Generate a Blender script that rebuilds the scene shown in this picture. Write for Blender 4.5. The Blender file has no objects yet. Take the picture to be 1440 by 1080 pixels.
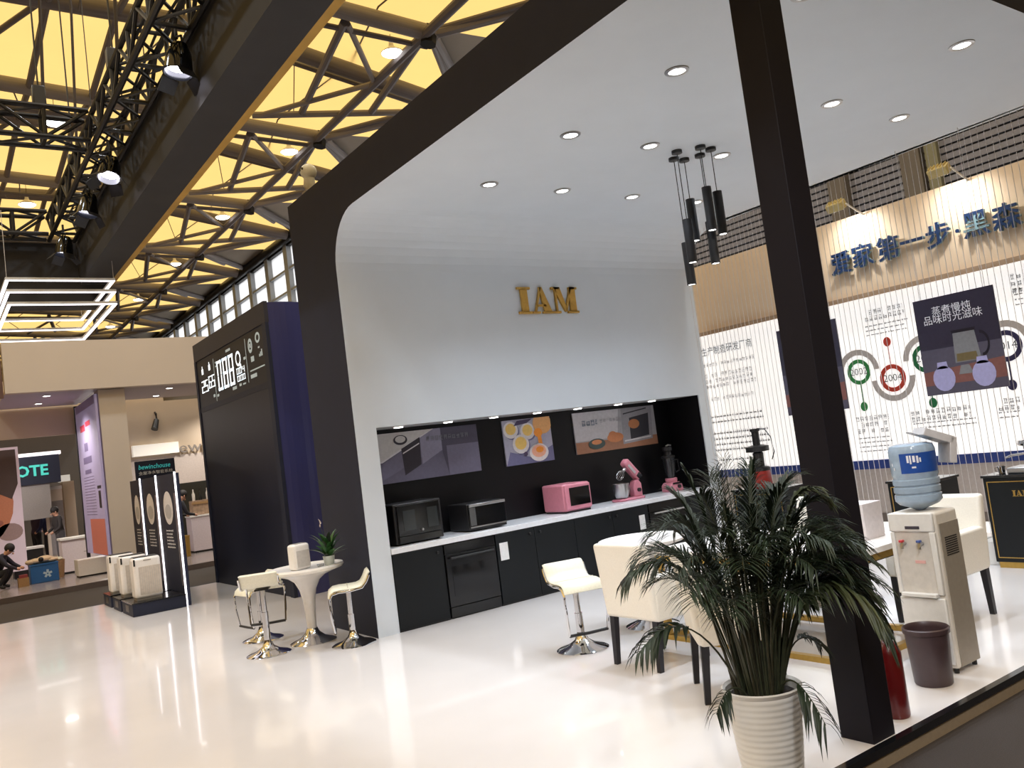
import bpy, bmesh, math, random
from mathutils import Matrix, Vector
random.seed(7)
scn = bpy.context.scene
COL = scn.collection
# ---------------------------------------------------------------- camera
R3 = ((0.8146805, -0.56567664, -0.12769346), (-0.06319338, 0.1322864, -0.98919508), (0.57645665, 0.81394733, 0.07202413))
FPX = 1199.43
CAM = Vector((0, 0, 1.8))
cd = bpy.data.cameras.new('camera')
cam = bpy.data.objects.new('camera', cd); COL.objects.link(cam)
rx, dn, fw = [Vector(r) for r in R3]
m4 = Matrix((rx, -dn, -fw)).transposed().to_4x4(); m4.translation = CAM
cam.matrix_world = m4
cd.sensor_width = 36; cd.lens = 36 * FPX / 1440; cd.clip_end = 300
scn.camera = cam
def at(u, v, ax, val):
    """world point where the view of photo pixel (u, v) meets the plane axis=val"""
    d = rx * ((u - 720) / FPX) + dn * ((v - 540) / FPX) + fw
    t = (val - CAM[ax]) / d[ax]
    return CAM + d * t
# ---------------------------------------------------------------- exposure, world
scn.view_settings.view_transform = 'Standard'
scn.view_settings.look = 'None'
scn.view_settings.gamma = 1
scn.view_settings.use_curve_mapping = False
scn.view_settings.exposure = 0.28
scn.cycles.use_denoising = True
scn.cycles.max_bounces = 8
scn.cycles.diffuse_bounces = 4
scn.cycles.glossy_bounces = 4
scn.cycles.transmission_bounces = 6
scn.cycles.transparent_max_bounces = 8
scn.cycles.sample_clamp_indirect = 4
scn.cycles.caustics_reflective = False
scn.cycles.caustics_refractive = False
world = bpy.data.worlds.new('overcast_sky'); scn.world = world
world.use_nodes = True
bg = world.node_tree.nodes['Background']
bg.inputs[0].default_value = (0.95, 0.97, 1.0, 1); bg.inputs[1].default_value = 1.25
def lamp(kind, name, loc, power, target=None, color=(1, 1, 1), size=0.1, angle=120, blend=0.6):
    l = bpy.data.lights.new(name, kind); l.energy = power; l.color = color
    o = bpy.data.objects.new(name, l); COL.objects.link(o); o.location = loc
    if kind == 'SPOT':
        l.spot_size = math.radians(angle); l.spot_blend = blend; l.shadow_soft_size = size
    elif kind == 'AREA':
        l.size = size
    else:
        l.shadow_soft_size = size
    if target is not None:
        o.rotation_euler = (Vector(target) - Vector(loc)).to_track_quat('-Z', 'Y').to_euler()
    return o
P_DOWN, P_NICHE, P_TRUSS, P_FLOOD, P_PEND, P_HALL, P_NB = 106, 6, 360, 38, 8, 560, 225
P_FRONT = 800
# ---------------------------------------------------------------- materials
def lin(c):
    return tuple((x / 255 / 12.92) if x / 255 <= 0.04045 else ((x / 255 + 0.055) / 1.055) ** 2.4 for x in c)
def mat(name, c, rough=0.5, metal=0.0, var=0.06, scale=30, bump=0.0, spec=0.5, trans=0.0, emit=0.0, coat=0.0, ecol=None, stretch=None):
    """principled material; noise drives a slight colour variation and relief"""
    m = bpy.data.materials.new(name); m.use_nodes = True
    nt = m.node_tree; b = nt.nodes['Principled BSDF']
    l = lin(c)
    b.inputs['Roughness'].default_value = rough; b.inputs['Metallic'].default_value = metal
    b.inputs['Specular IOR Level'].default_value = spec
    b.inputs['Transmission Weight'].default_value = trans
    b.inputs['Coat Weight'].default_value = coat
    if emit:
        b.inputs['Emission Color'].default_value = (*(lin(ecol) if ecol else l), 1)
        b.inputs['Emission Strength'].default_value = emit
    tc = nt.nodes.new('ShaderNodeTexCoord'); nz = nt.nodes.new('ShaderNodeTexNoise')
    nz.inputs['Scale'].default_value = scale; nz.inputs['Detail'].default_value = 3
    src = tc.outputs['Object']
    if stretch:
        mp = nt.nodes.new('ShaderNodeMapping'); mp.inputs['Scale'].default_value = stretch
        nt.links.new(src, mp.inputs[0]); src = mp.outputs[0]
    nt.links.new(src, nz.inputs['Vector'])
    rp = nt.nodes.new('ShaderNodeValToRGB')
    rp.color_ramp.elements[0].position = 0.3; rp.color_ramp.elements[1].position = 0.7
    rp.color_ramp.elements[0].color = (*[x * (1 - var) for x in l], 1)
    rp.color_ramp.elements[1].color = (*[min(1, x * (1 + var)) for x in l], 1)
    nt.links.new(nz.outputs['Fac'], rp.inputs[0]); nt.links.new(rp.outputs[0], b.inputs['Base Color'])
    if bump:
        bp = nt.nodes.new('ShaderNodeBump'); bp.inputs['Strength'].default_value = bump; bp.inputs['Distance'].default_value = 0.004
        nt.links.new(nz.outputs['Fac'], bp.inputs['Height']); nt.links.new(bp.outputs[0], b.inputs['Normal'])
    return m
def translucent(name, c, scale=0.6, var=0.05, mix=0.15):
    """daylight-transmitting sheet: diffuse transmission plus a little diffuse reflection"""
    m = bpy.data.materials.new(name); m.use_nodes = True; nt = m.node_tree
    for n in list(nt.nodes): nt.nodes.remove(n)
    out = nt.nodes.new('ShaderNodeOutputMaterial'); mx = nt.nodes.new('ShaderNodeMixShader')
    tr = nt.nodes.new('ShaderNodeBsdfTranslucent'); df = nt.nodes.new('ShaderNodeBsdfDiffuse')
    tc = nt.nodes.new('ShaderNodeTexCoord'); nz = nt.nodes.new('ShaderNodeTexNoise'); nz.inputs['Scale'].default_value = scale
    rp = nt.nodes.new('ShaderNodeValToRGB'); l = lin(c)
    rp.color_ramp.elements[0].color = (*[x * (1 - var) for x in l], 1); rp.color_ramp.elements[1].color = (*[min(1, x * (1 + var)) for x in l], 1)
    nt.links.new(tc.outputs['Object'], nz.inputs['Vector']); nt.links.new(nz.outputs['Fac'], rp.inputs[0])
    nt.links.new(rp.outputs[0], tr.inputs[0]); nt.links.new(rp.outputs[0], df.inputs[0])
    mx.inputs[0].default_value = mix
    nt.links.new(tr.outputs[0], mx.inputs[1]); nt.links.new(df.outputs[0], mx.inputs[2]); nt.links.new(mx.outputs[0], out.inputs[0])
    return m
def glow(name, c, s):
    return mat(name, c, emit=s, var=0.02)
M = dict(
    white_wall=mat('white_painted_board', (212, 219, 226), 0.55, var=0.015, scale=3),
    white_floor=mat('glossy_white_floor', (222, 217, 215), 0.13, var=0.03, scale=1.2, spec=0.5, coat=0.25),
    pillar_black=mat('pillar_black', (24, 21, 28), 0.6, var=0.05, scale=4, spec=0.2),
    black_board=mat('black_laminate', (35, 39, 57), 0.6, var=0.06, scale=4, spec=0.3),
    black_gloss=mat('black_gloss', (16, 17, 20), 0.12, var=0.05, scale=8),
    cabinet_black=mat('cabinet_black', (15, 19, 22), 0.4, var=0.05, scale=6, spec=0.3),
    niche_black=mat('niche_black', (11, 10, 13), 0.45, var=0.05, scale=5, spec=0.25),
    navy=mat('navy_gloss', (58, 60, 108), 0.3, var=0.1, scale=2, stretch=(1, 1, 0.15)),
    navy_dark=mat('dark_navy_panel', (23, 26, 44), 0.5, var=0.06, scale=2, spec=0.35),
    carpet=mat('grey_carpet', (54, 47, 43), 0.95, var=0.22, scale=160, bump=0.5),
    worktop=mat('white_stone_worktop', (232, 234, 238), 0.22, var=0.04, scale=25),
    chrome=mat('chrome', (215, 215, 218), 0.07, metal=1, var=0.02),
    steel=mat('brushed_steel', (190, 190, 192), 0.28, metal=1, var=0.08, scale=80, stretch=(1, 1, 12)),
    cream=mat('cream_leather', (236, 231, 220), 0.42, var=0.03, scale=90, bump=0.12),
    stool_cream=mat('stool_leather', (226, 222, 202), 0.38, var=0.05, scale=60, bump=0.15),
    white_gloss=mat('white_gloss_plastic', (238, 234, 230), 0.2, var=0.02),
    white_plastic=mat('white_plastic', (222, 220, 216), 0.35, var=0.03),
    grey_plastic=mat('grey_plastic', (150, 146, 140), 0.4, var=0.05),
    gold=mat('gold_trim', (196, 160, 84), 0.3, metal=0.75, var=0.06),
    gold_letter=mat('gold_letter', (190, 150, 70), 0.35, metal=0.35, var=0.08),
    black_metal=mat('black_metal', (24, 23, 25), 0.45, var=0.08),
    dark_wood=mat('black_wood', (26, 25, 33), 0.4, var=0.1, scale=20, stretch=(6, 6, 1)),
    pink=mat('rose_pink_enamel', (208, 132, 148), 0.3, var=0.04),
    glass_dark=mat('dark_glass', (12, 12, 14), 0.08, var=0.03),
    lamp_on=glow('lamp_on', (255, 253, 248), 7.0),
    strip_on=glow('led_strip', (250, 246, 255), 2.2),
    spot_on=glow('stage_lamp_on', (238, 236, 255), 14.0),
    leaf=mat('palm_green', (32, 44, 27), 0.5, var=0.35, scale=14, spec=0.35),
    leaf_l=mat('palm_green_light', (60, 68, 42), 0.5, var=0.3, scale=14),
    stem=mat('palm_stem', (56, 60, 42), 0.5, var=0.3, scale=20),
    soil=mat('dark_soil', (40, 33, 28), 0.95, var=0.4, scale=60, bump=0.8),
    pot=mat('white_glazed_pot', (220, 216, 208), 0.3, var=0.04, scale=8),
    brown_plastic=mat('brown_plastic', (66, 50, 52), 0.4, var=0.06),
    red=mat('extinguisher_red', (92, 13, 14), 0.3, var=0.05),
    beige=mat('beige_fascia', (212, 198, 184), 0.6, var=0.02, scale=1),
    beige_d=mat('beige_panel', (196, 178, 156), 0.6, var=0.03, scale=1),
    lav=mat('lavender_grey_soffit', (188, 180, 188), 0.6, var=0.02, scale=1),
    roof_steel=mat('roof_steel', (134, 128, 128), 0.6, var=0.2, scale=3),
    roof_dark=mat('dark_purlin', (104, 98, 100), 0.6, var=0.2, scale=3),
    grey_infill=mat('grey_roof_infill', (150, 138, 124), 0.7, var=0.06, scale=0.8),
    truss=mat('truss_black', (21, 19, 20), 0.5, metal=0.2, var=0.2),
    beam_black=mat('black_beam_cloth', (44, 41, 40), 0.75, var=0.1, scale=3),
    beam_tan=mat('ochre_edge', (178, 138, 62), 0.7, var=0.12, scale=3),
    hall_wall=mat('hall_wall', (120, 112, 104), 0.8, var=0.06, scale=0.5),
    mull=mat('grey_mullion', (158, 162, 166), 0.5, var=0.06),
    membrane=translucent('yellow_roof_membrane', (253, 207, 124)),
    pane=translucent('milky_window_pane', (255, 253, 250), mix=0.02),
    louvre=mat('louvre_grey', (120, 119, 126), 0.6, var=0.08),
    dark=mat('shadow_gap', (22, 21, 22), 0.8, var=0.1),
    ink=mat('print_ink', (70, 72, 78), 0.7), ink_l=mat('print_ink_light', (158, 160, 166), 0.7), ink_m=mat('print_ink_mid', (116, 118, 126), 0.7), ink_w=mat('print_white', (236, 236, 240), 0.6),
    silver=mat('silver_string', (214, 210, 208), 0.45, var=0.08),
    blue_letter=mat('blue_letter', (22, 48, 88), 0.35, var=0.08),
    letter_side=mat('letter_side', (120, 150, 160), 0.4),
)
def c(name, rgb, rough=0.6, **k):
    if name not in M: M[name] = mat(name, rgb, rough, **k)
    return M[name]
# ---------------------------------------------------------------- mesh helpers
class MB:
    def __init__(s): s.bm = bmesh.new(); s.m = 0
    def _f(s, vs):
        try:
            f = s.bm.faces.new(vs); f.material_index = s.m; return f
        except ValueError: return None
    def hexa(s, p):
        v = [s.bm.verts.new(q) for q in p]
        for a in ((0, 3, 2, 1), (4, 5, 6, 7), (0, 1, 5, 4), (1, 2, 6, 5), (2, 3, 7, 6), (3, 0, 4, 7)): s._f([v[i] for i in a])
        return s
    def box(s, x0, x1, y0, y1, z0, z1):
        return s.hexa([(x0, y0, z0), (x1, y0, z0), (x1, y1, z0), (x0, y1, z0), (x0, y0, z1), (x1, y0, z1), (x1, y1, z1), (x0, y1, z1)])
    def obox(s, mt, sx, sy, sz):
        p = [(-sx, -sy, -sz), (sx, -sy, -sz), (sx, sy, -sz), (-sx, sy, -sz), (-sx, -sy, sz), (sx, -sy, sz), (sx, sy, sz), (-sx, sy, sz)]
        return s.hexa([mt @ Vector((a / 2, b / 2, d / 2)) for a, b, d in p])
    def poly(s, pts): s._f([s.bm.verts.new(q) for q in pts]); return s
    def prism(s, pts, off):
        o = Vector(off); a = [s.bm.verts.new(Vector(q)) for q in pts]; b = [s.bm.verts.new(Vector(q) + o) for q in pts]
        n = len(a); s._f(a[::-1]); s._f(b)
        for i in range(n): s._f([a[i], a[(i + 1) % n], b[(i + 1) % n], b[i]])
        return s
    def ring(s, cen, ax, up, r, n, ry=None):
        ax = Vector(ax).normalized(); x = Vector(up).cross(ax)
        if x.length < 1e-4: x = Vector((1, 0, 0)).cross(ax)
        if x.length < 1e-4: x = Vector((0, 1, 0)).cross(ax)
        x.normalize(); y = ax.cross(x)
        return [s.bm.verts.new(Vector(cen) + x * (r * math.cos(2 * math.pi * i / n)) + y * ((ry or r) * math.sin(2 * math.pi * i / n))) for i in range(n)]
    def skin(s, rings, c0=True, c1=True):
        for a, b in zip(rings, rings[1:]):
            n = len(a)
            for i in range(n): s._f([a[i], a[(i + 1) % n], b[(i + 1) % n], b[i]])
        if c0: s._f(rings[0][::-1])
        if c1: s._f(rings[-1])
        return s
    def cyl(s, p0, p1, r0, r1=None, n=16):
        d = Vector(p1) - Vector(p0)
        return s.skin([s.ring(p0, d, (0, 0, 1), r0, n), s.ring(p1, d, (0, 0, 1), r0 if r1 is None else r1, n)])
    def tube(s, pts, r, n=8):
        pts = [Vector(p) for p in pts]; rs = r if isinstance(r, (list, tuple)) else [r] * len(pts); rings = []
        up = Vector((0.13, 0.2, 0.97))
        for i, p in enumerate(pts):
            d = (pts[min(i + 1, len(pts) - 1)] - pts[max(i - 1, 0)])
            rings.append(s.ring(p, d, up, rs[i], n))
        return s.skin(rings)
    def lathe(s, prof, cx=0, cy=0, n=28, c0=True, c1=True):
        rings = [[s.bm.verts.new((cx + r * math.cos(2 * math.pi * i / n), cy + r * math.sin(2 * math.pi * i / n), z)) for i in range(n)] for r, z in prof]
        return s.skin(rings, c0, c1)
    def ball(s, cen, r, sc=(1, 1, 1), n=12):
        mt = Matrix.Translation(cen) @ Matrix.Diagonal((*sc, 1))
        k = len(s.bm.faces)
        bmesh.ops.create_uvsphere(s.bm, u_segments=n, v_segments=max(6, n // 2 + 2), radius=r, matrix=mt)
        s.bm.faces.ensure_lookup_table()
        for f in s.bm.faces[k:]: f.material_index = s.m
        return s
    def use(s, i): s.m = i; return s
    def build(s, name, mats, parent=None, smooth=False, bevel=0, seg=2, label=None):
        me = bpy.data.meshes.new(name)
        bmesh.ops.recalc_face_normals(s.bm, faces=s.bm.faces[:])
        s.bm.to_mesh(me); s.bm.free()
        for m in (mats if isinstance(mats, (list, tuple)) else [mats]): me.materials.append(M[m] if isinstance(m, str) else m)
        if smooth:
            for p in me.polygons: p.use_smooth = True
            me.set_sharp_from_angle(angle=math.radians(40))
        o = bpy.data.objects.new(name, me); COL.objects.link(o)
        if parent: o.parent = parent
        if bevel:
            b = o.modifiers.new('bevel', 'BEVEL'); b.width = bevel; b.segments = seg; b.limit_method = 'ANGLE'
            b.harden_normals = False
            for p in me.polygons: p.use_smooth = True
            me.set_sharp_from_angle(angle=math.radians(35))
        if label: o['label'] = label
        return o
def tag(o, label, cat, group=None):
    o['label'] = label; o['category'] = cat
    if group: o['group'] = group
    return o
def thing(name, label, cat, loc=(0, 0, 0), rz=0, group=None):
    o = bpy.data.objects.new(name, None); COL.objects.link(o); o.empty_display_size = 0.1
    o.location = loc; o.rotation_euler = (0, 0, rz)
    return tag(o, label, cat, group)
def struct(o): o['kind'] = 'structure'; return o
def stuff(o): o['kind'] = 'stuff'; return o
def copy_tree(o, parent=None):
    k = o.copy(); COL.objects.link(k); k.parent = parent
    for ch in list(o.children): copy_tree(ch, k)
    return k
def copy_thing(o, label, loc, rz=None, group=None):
    k = copy_tree(o); k['label'] = label; k.location = loc
    if rz is not None: k.rotation_euler = (0, 0, rz)
    if group: k['group'] = group
    return k
_unit = {}
def rod(name, p0, p1, r, m, parent=None, n=8):
    """a straight round bar; all bars of one material share one unit mesh"""
    key = (m, n)
    if key not in _unit:
        b = MB(); b.cyl((0, 0, -0.5), (0, 0, 0.5), 1, n=n)
        o = b.build(name, m, smooth=True); _unit[key] = o.data
        COL.objects.unlink(o); bpy.data.objects.remove(o)
    o = bpy.data.objects.new(name, _unit[key]); COL.objects.link(o)
    p0, p1 = Vector(p0), Vector(p1); d = p1 - p0
    o.parent = parent
    o.matrix_basis = Matrix.LocRotScale((p0 + p1) / 2, d.to_track_quat('Z', 'Y'), (r, r, d.length))
    return o
def text_mesh(body, size, extrude=0.0, shear=0.0, spacing=1.0, bold=0.0):
    cu = bpy.data.curves.new('lettering', 'FONT'); cu.body = body; cu.size = size; cu.extrude = extrude
    cu.align_x = 'CENTER'; cu.align_y = 'CENTER'; cu.shear = shear; cu.space_character = spacing; cu.offset = bold; cu.resolution_u = 2
    o = bpy.data.objects.new('lettering', cu); COL.objects.link(o)
    bpy.context.view_layer.update()
    me = bpy.data.meshes.new_from_object(o.evaluated_get(bpy.context.evaluated_depsgraph_get()))
    bpy.data.objects.remove(o); bpy.data.curves.remove(cu)
    return me
# orientation of flat lettering: columns = reading direction, up, outward normal
FACE = {'-X': Matrix(((0, 0, -1), (-1, 0, 0), (0, 1, 0))), '-Y': Matrix(((1, 0, 0), (0, 0, -1), (0, 1, 0)))}
def lettering(name, body, size, loc, face, m, parent=None, extrude=0.0, width=None, **k):
    me = text_mesh(body, size, extrude, **k); me.materials.clear(); me.materials.append(M[m] if isinstance(m, str) else m)
    o = bpy.data.objects.new(name, me); COL.objects.link(o); o.parent = parent
    if width and me.vertices:
        xs = [v.co.x for v in me.vertices]; w = max(xs) - min(xs)
        if w > 0:
            for v in me.vertices: v.co.x *= width / w
    o.matrix_basis = Matrix.Translation(loc) @ FACE[face].to_4x4()
    return o
def dashes(name, x0, x1, y0, y1, rows, loc, face, m, parent, seed=1, fill=0.5, ragged=0.25, wl=(0.02, 0.07), cjk=False):
    """lines of print too small to read: rows of thin broken marks, flat on the sheet"""
    rnd = random.Random(seed); b = MB(); h = (y1 - y0) / rows
    def q(xa, xb, ya, yb): b.poly([(xa, ya, 0), (xb, ya, 0), (xb, yb, 0), (xa, yb, 0)])
    for i in range(rows):
        y = y1 - (i + 0.5) * h; x = x0; end = x1 - (x1 - x0) * rnd.random() * ragged; g = h * fill
        while x < end:
            if cjk:      # square characters: a few strokes each
                w = min(g, end - x)
                if rnd.random() < 0.92:
                    for k in rnd.sample((-0.45, -0.22, 0.0, 0.24, 0.45), 3): q(x + w * rnd.choice((0, .1)), x + w * 0.85, y + k * g - g * 0.05, y + k * g + g * 0.05)
                    for k in (rnd.uniform(0.05, 0.3), rnd.uniform(0.45, 0.72)): q(x + w * k, x + w * (k + 0.11), y - g / 2, y + g * rnd.uniform(.2, .5))
                x += g * 1.12
            else:        # latin words: low runs with a few risers
                w = min(rnd.uniform(*wl), end - x)
                q(x, x + w, y - g * 0.2, y + g * 0.12)
                k = x + rnd.uniform(0, w * 0.6); q(k, min(k + g * 0.14, x + w), y - g * 0.4, y + g * 0.5)
                x += w + rnd.uniform(0.008, 0.018)
    o = stuff(b.build(name, m, parent)); o.matrix_basis = Matrix.Translation(loc) @ FACE[face].to_4x4()
    return o
# ================================================================ setting: hall
XF, XE, YW, YB, YFR = 3.81, 9.28, 8.34, 9.5, 2.61          # booth: open end, closed end, wall front, wall back, ceiling front
ZC, ZT = 4.463, 4.955
struct(MB().box(-25, 14, -15, 76, -0.3, -0.1).build('floor', 'carpet'))
struct(MB().box(-25.3, -25, -15, 76, -0.1, 13).build('wall_left', 'hall_wall'))
struct(MB().box(-25, 14, 76, 76.3, -0.1, 13).build('wall_back', 'hall_wall'))
struct(MB().box(-25, 14, -15.3, -15, -0.1, 13).build('wall_front', 'hall_wall'))
hw = MB().box(14, 14.4, -15, 76, -0.1, 4.4).box(14, 14.4, -15, 76, 6.6, 8.75).box(14, 14.4, -15, 12.97, 8.75, 12.3).box(14, 14.4, 70.6, 76, 8.75, 12.3)
hall_right = struct(hw.build('wall_right', 'hall_wall'))
struct(MB().box(14.02, 14.3, 13.9, 76, 4.4, 6.6).box(14.02, 14.3, -15, 0.4, 4.4, 6.6).build('trim_1', 'hall_wall'))
# louvred wall above the timeline wall
lv = struct(MB().box(14.16, 14.3, 0.4, 13.9, 4.4, 6.6).build('trim_2', 'dark'))
b = MB()
z = 4.42
while z < 6.58:
    b.box(14.02, 14.12, 0.4, 13.9, z, z + 0.088); z += 0.122
stuff(b.build('louvre_slats', 'louvre', lv))
for y in (8.75, 7.35, 4.9, 2.4): MB().box(13.86, 14.1, y - 0.17, y + 0.17, 4.3, 6.6).build('column_casing', c('casing', (96, 88, 78)), lv)
for y in (7.02,): MB().box(13.93, 14.08, y - 0.1, y + 0.1, 4.3, 6.6).build('frame_post', c('olive', (120, 116, 90)), lv)
# roof: yellow membrane bays between tubes
PER, Y0 = 6.95, 17.0
def zb(x): return 12.0 + max(0.0, min(1.0, (11 - x) / 9)) * 0.55
def zm(x): return 12.09 + max(0.0, min(1.0, (13.5 - x) / 6.0)) * 1.14
def zr(x): return zb(x) + 0.2 + 0.6 * max(0.0, min(1.0, (11 - x) / 3.5))
roof = struct(MB().box(-25, 14.4, 75.7, 76.3, 13.0, 14.5).build('ceiling', 'hall_wall'))
struct(MB().box(-25.3, -24.9, -15, 76, 12.8, 14.6).build('trim_3', 'hall_wall'))
struct(MB().box(-25, 14.4, -15.4, -14.9, 12.3, 14.6).build('trim_4', 'hall_wall'))
for k in range(-5, 9):
    ya = Y0 + PER * k; ym = ya + PER / 2; yb = ya + PER
    if yb < -15 or ya > 76: continue
    for (e, sgn) in ((ya, 1), (yb, -1)):
        b = MB()
        xs = [-25, -10, 2, 7.5, 11]
        for x0, x1 in zip(xs, xs[1:]):
            b.poly([(x0, e, zr(x0)), (x1, e, zr(x1)), (x1, ym, zm(x1) + 0.12), (x0, ym, zm(x0) + 0.12)])
        b.poly([(11, e, zr(11)), (13.7, ym, zm(13.5) + 0.12), (11, ym, zm(11) + 0.12)])
        if sgn < 0: b.poly([(11, e, zr(11)), (14.2, e, 12.3), (14.2, ym, 12.2), (13.7, ym, zm(13.5) + 0.12)])
        b.build('roof_membrane', 'membrane', roof)
        if sgn > 0: MB().poly([(11, e, zr(11)), (14.2, e, 12.3), (14.2, ym, 12.2), (13.7, ym, zm(13.5) + 0.12)]).build('infill_panel', 'grey_infill', roof)
        if k >= -1:
            for x in (5.2, 7.7, 9.6):      # seams of the membrane
                rod('membrane_seam', (x, e, zr(x) - 0.06), (x + 0.9, ym, zm(x) + 0.02), 0.022, 'roof_dark', roof, 5)
    if k < -1: continue
    # bay tubes (a heavy one over a lighter one) and the tube under the valley
    rod('bay_tube', (-12, ya, zb(2) + 0.05), (2, ya, zb(2) + 0.05), 0.2, 'roof_steel', roof, 10)
    rod('bay_tube', (2, ya, zb(2) + 0.05), (11.1, ya, zb(11) + 0.05), 0.2, 'roof_steel', roof, 10)
    rod('bay_rail', (-12, ya + 0.5, zb(2) - 0.08), (11.1, ya + 0.45, zb(11) - 0.05), 0.07, 'roof_dark', roof)
    rod('valley_tube', (-12, ym, zm(2.5) - 0.1), (2.5, ym, zm(2.5) - 0.1), 0.22, 'roof_dark', roof, 10)
    rod('valley_tube', (2.5, ym, zm(2.5) - 0.1), (7.5, ym, zm(7.5) - 0.1), 0.22, 'roof_dark', roof, 10)
    rod('valley_tube', (7.5, ym, zm(7.5) - 0.1), (13.6, ym, zm(13.5) - 0.1), 0.22, 'roof_dark', roof, 10)
    rod('valley_rail', (7.5, ym + 0.55, zm(7.5) - 0.12), (13.3, ym + 0.45, zm(13.3) - 0.12), 0.07, 'roof_dark', roof)
    # fan to the outer wall, node connector
    rod('fan_tube', (11, ya, 12.05), (14, ya - 3.2, 12.15), 0.14, 'roof_steel', roof)
    rod('fan_tube', (11, ya, 12.05), (14, ya + 3.2, 12.15), 0.14, 'roof_steel', roof)
    rod('node_block', (10.85, ya, 11.75), (10.95, ya, 12.2), 0.2, 'truss', roof)
    # struts and braces of the bay
    for x in (-3.5, -1.2, 1.0, 3.0, 4.45):
        rod('roof_strut', (x, ya, zb(x)), (x + 0.1, ym, zm(x) - 0.15), 0.085, 'roof_dark', roof)
        rod('roof_strut', (x, yb, zb(x)), (x + 0.1, ym, zm(x) - 0.15), 0.085, 'roof_dark', roof)
    for x in (1.0, 6.0):
        rod('roof_brace', (x, ya, zb(x)), (x + 2.0, ym, zm(x) - 0.15), 0.07, 'roof_dark', roof)
        rod('roof_brace', (x, yb, zb(x)), (x + 2.0, ym, zm(x) - 0.15), 0.07, 'roof_dark', roof)
    rod('roof_strut', (8.75, ya + 0.17, 12.0), (9.69, ya + 5.3, 12.05), 0.1, 'roof_dark', roof)
    rod('roof_strut', (10.85, ya + 0.3, 12.0), (11.59, ya + 4.7, 12.05), 0.1, 'roof_dark', roof)
    rod('roof_strut', (6.5, ya + 0.1, 12.1), (7.4, ya + 5.3, 12.2), 0.1, 'roof_dark', roof)
    rod('roof_brace', (8.85, ya + 0.2, 12.0), (10.75, ya + 2.75, 11.97), 0.075, 'roof_steel', roof)
    rod('roof_brace', (8.6, ya + 5.75, 12.0), (10.75, ya + 2.8, 11.97), 0.075, 'roof_steel', roof)
    rod('roof_brace', (11.1, ya + 0.2, 12.0), (12.5, ya + 1.9, 12.05), 0.09, 'roof_steel', roof)
    rod('bottom_chord', (10.75, ya, 11.95), (10.75, yb, 11.95), 0.12, 'roof_dark', roof)
    rod('fan_tube', (8.4, ya + 5.8, 12.0), (13.2, ya + 4.2, 12.05), 0.1, 'roof_steel', roof)
    rod('roof_brace', (10.95, ya, 12.1), (12.9, ya - 2.4, 12.15), 0.08, 'roof_dark', roof)
    rod('hanger_cable', (8.0, ya + 1.2, zb(8) + 0.3), (9.6, ym + 2.2, 12.2), 0.014, 'roof_dark', roof, 5)
    rod('hanger_cable', (3.4, ya + 0.3, zb(3)), (3.7, ya + 3.3, 12.9), 0.02, 'roof_dark', roof, 5)
    rod('hanger_cable', (2.7, ya + 0.3, zb(3)), (3.3, ya + 3.3, 12.9), 0.02, 'roof_dark', roof, 5)
    rod('hanger_cable', (1.9, ya + 0.3, zb(3)), (2.0, ya + 3.4, 12.9), 0.02, 'roof_dark', roof, 5)
rod('eaves_tube', (13.85, 5, 12.05), (13.85, 75, 12.05), 0.2, 'truss', roof, 10)
# clerestory windows in the right hall wall
wn = 0
for i in range(23):
    ya = 12.97 + 2.505 * i; yb = ya + 2.505
    wn += 1
    w = struct(MB().box(13.95, 14.35, ya - 0.02, ya + 0.42, 8.75, 11.95).build('window_%d' % wn, 'mull'))
    for z0, z1 in ((10.88, 11.8), (9.92, 10.78), (8.85, 9.82)):
        MB().box(14.16, 14.19, ya + 0.42, yb - 0.02, z0, z1).build('pane', 'pane', w)
    for z0 in (10.78, 9.82): MB().box(14.0, 14.3, ya + 0.42, yb - 0.02, z0, z0 + 0.1).build('transom', 'mull', w)
    MB().box(13.98, 14.35, ya - 0.02, yb, 11.8, 12.3).build('window_head', 'truss', w)
    MB().box(13.98, 14.35, ya - 0.02, yb, 8.75, 8.85).build('window_sill', 'mull', w)
# ================================================================ setting: booth
pf = struct(MB().box(-4, 10.9, 2.8, 16.5, -0.085, -0.0).build('booth_floor', 'white_floor'))
struct(MB().box(-4, 10.9, 2.755, 2.8, -0.03, 0.012).build('trim_5', 'black_gloss'))
struct(MB().box(-4, 10.9, 2.765, 2.8, -0.1, -0.03).build('trim_6', c('riser', (150, 134, 112), 0.3)))
struct(MB().box(-4, 10.9, 16.5, 16.53, -0.1, 0.004).build('trim_7', 'black_board'))
# floor sheets: joints of the laid panels, a hair proud of each other
# arch profile in (Y, Z), inner side rounded where the wall runs into the ceiling
arc = [(YW - 0.56 + 0.56 * math.sin(a), ZC - 0.56 + 0.56 * math.cos(a)) for a in [math.radians(9 * i) for i in range(11)]]
def xe(y): return 9.08 + 0.2 * max(0, min(1, (y - 5.5) / (YW - 5.5)))
def arch_end(x_of):
    pts = [(YFR, ZC)] + [(5.5, ZC)] + arc + [(YW, 0), (YB, 0), (YB, ZT), (YFR, ZT)]
    return [(x_of(min(y, YW)), y, z) for y, z in pts]
fas = MB()
fas.poly(arch_end(lambda y: XF))
fas.poly(arch_end(xe)[::-1])
fas.poly([(XF, YB, 0), (9.28, YB, 0), (9.28, YB, ZT), (XF, YB, ZT)]).poly([(XF, YB, ZT), (9.28, YB, ZT), (9.08, YFR, ZT), (XF, YFR, ZT)])
fas.poly([(XF, YFR, ZC), (9.08, YFR, ZC), (9.08, YFR, ZT), (XF, YFR, ZT)])
struct(fas.build('trim_8', 'black_board'))
cl = MB()
cl.poly([(XF, YFR, ZC), (9.08, YFR, ZC), (9.08, 5.5, ZC), (XF, 5.5, ZC)])
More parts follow.
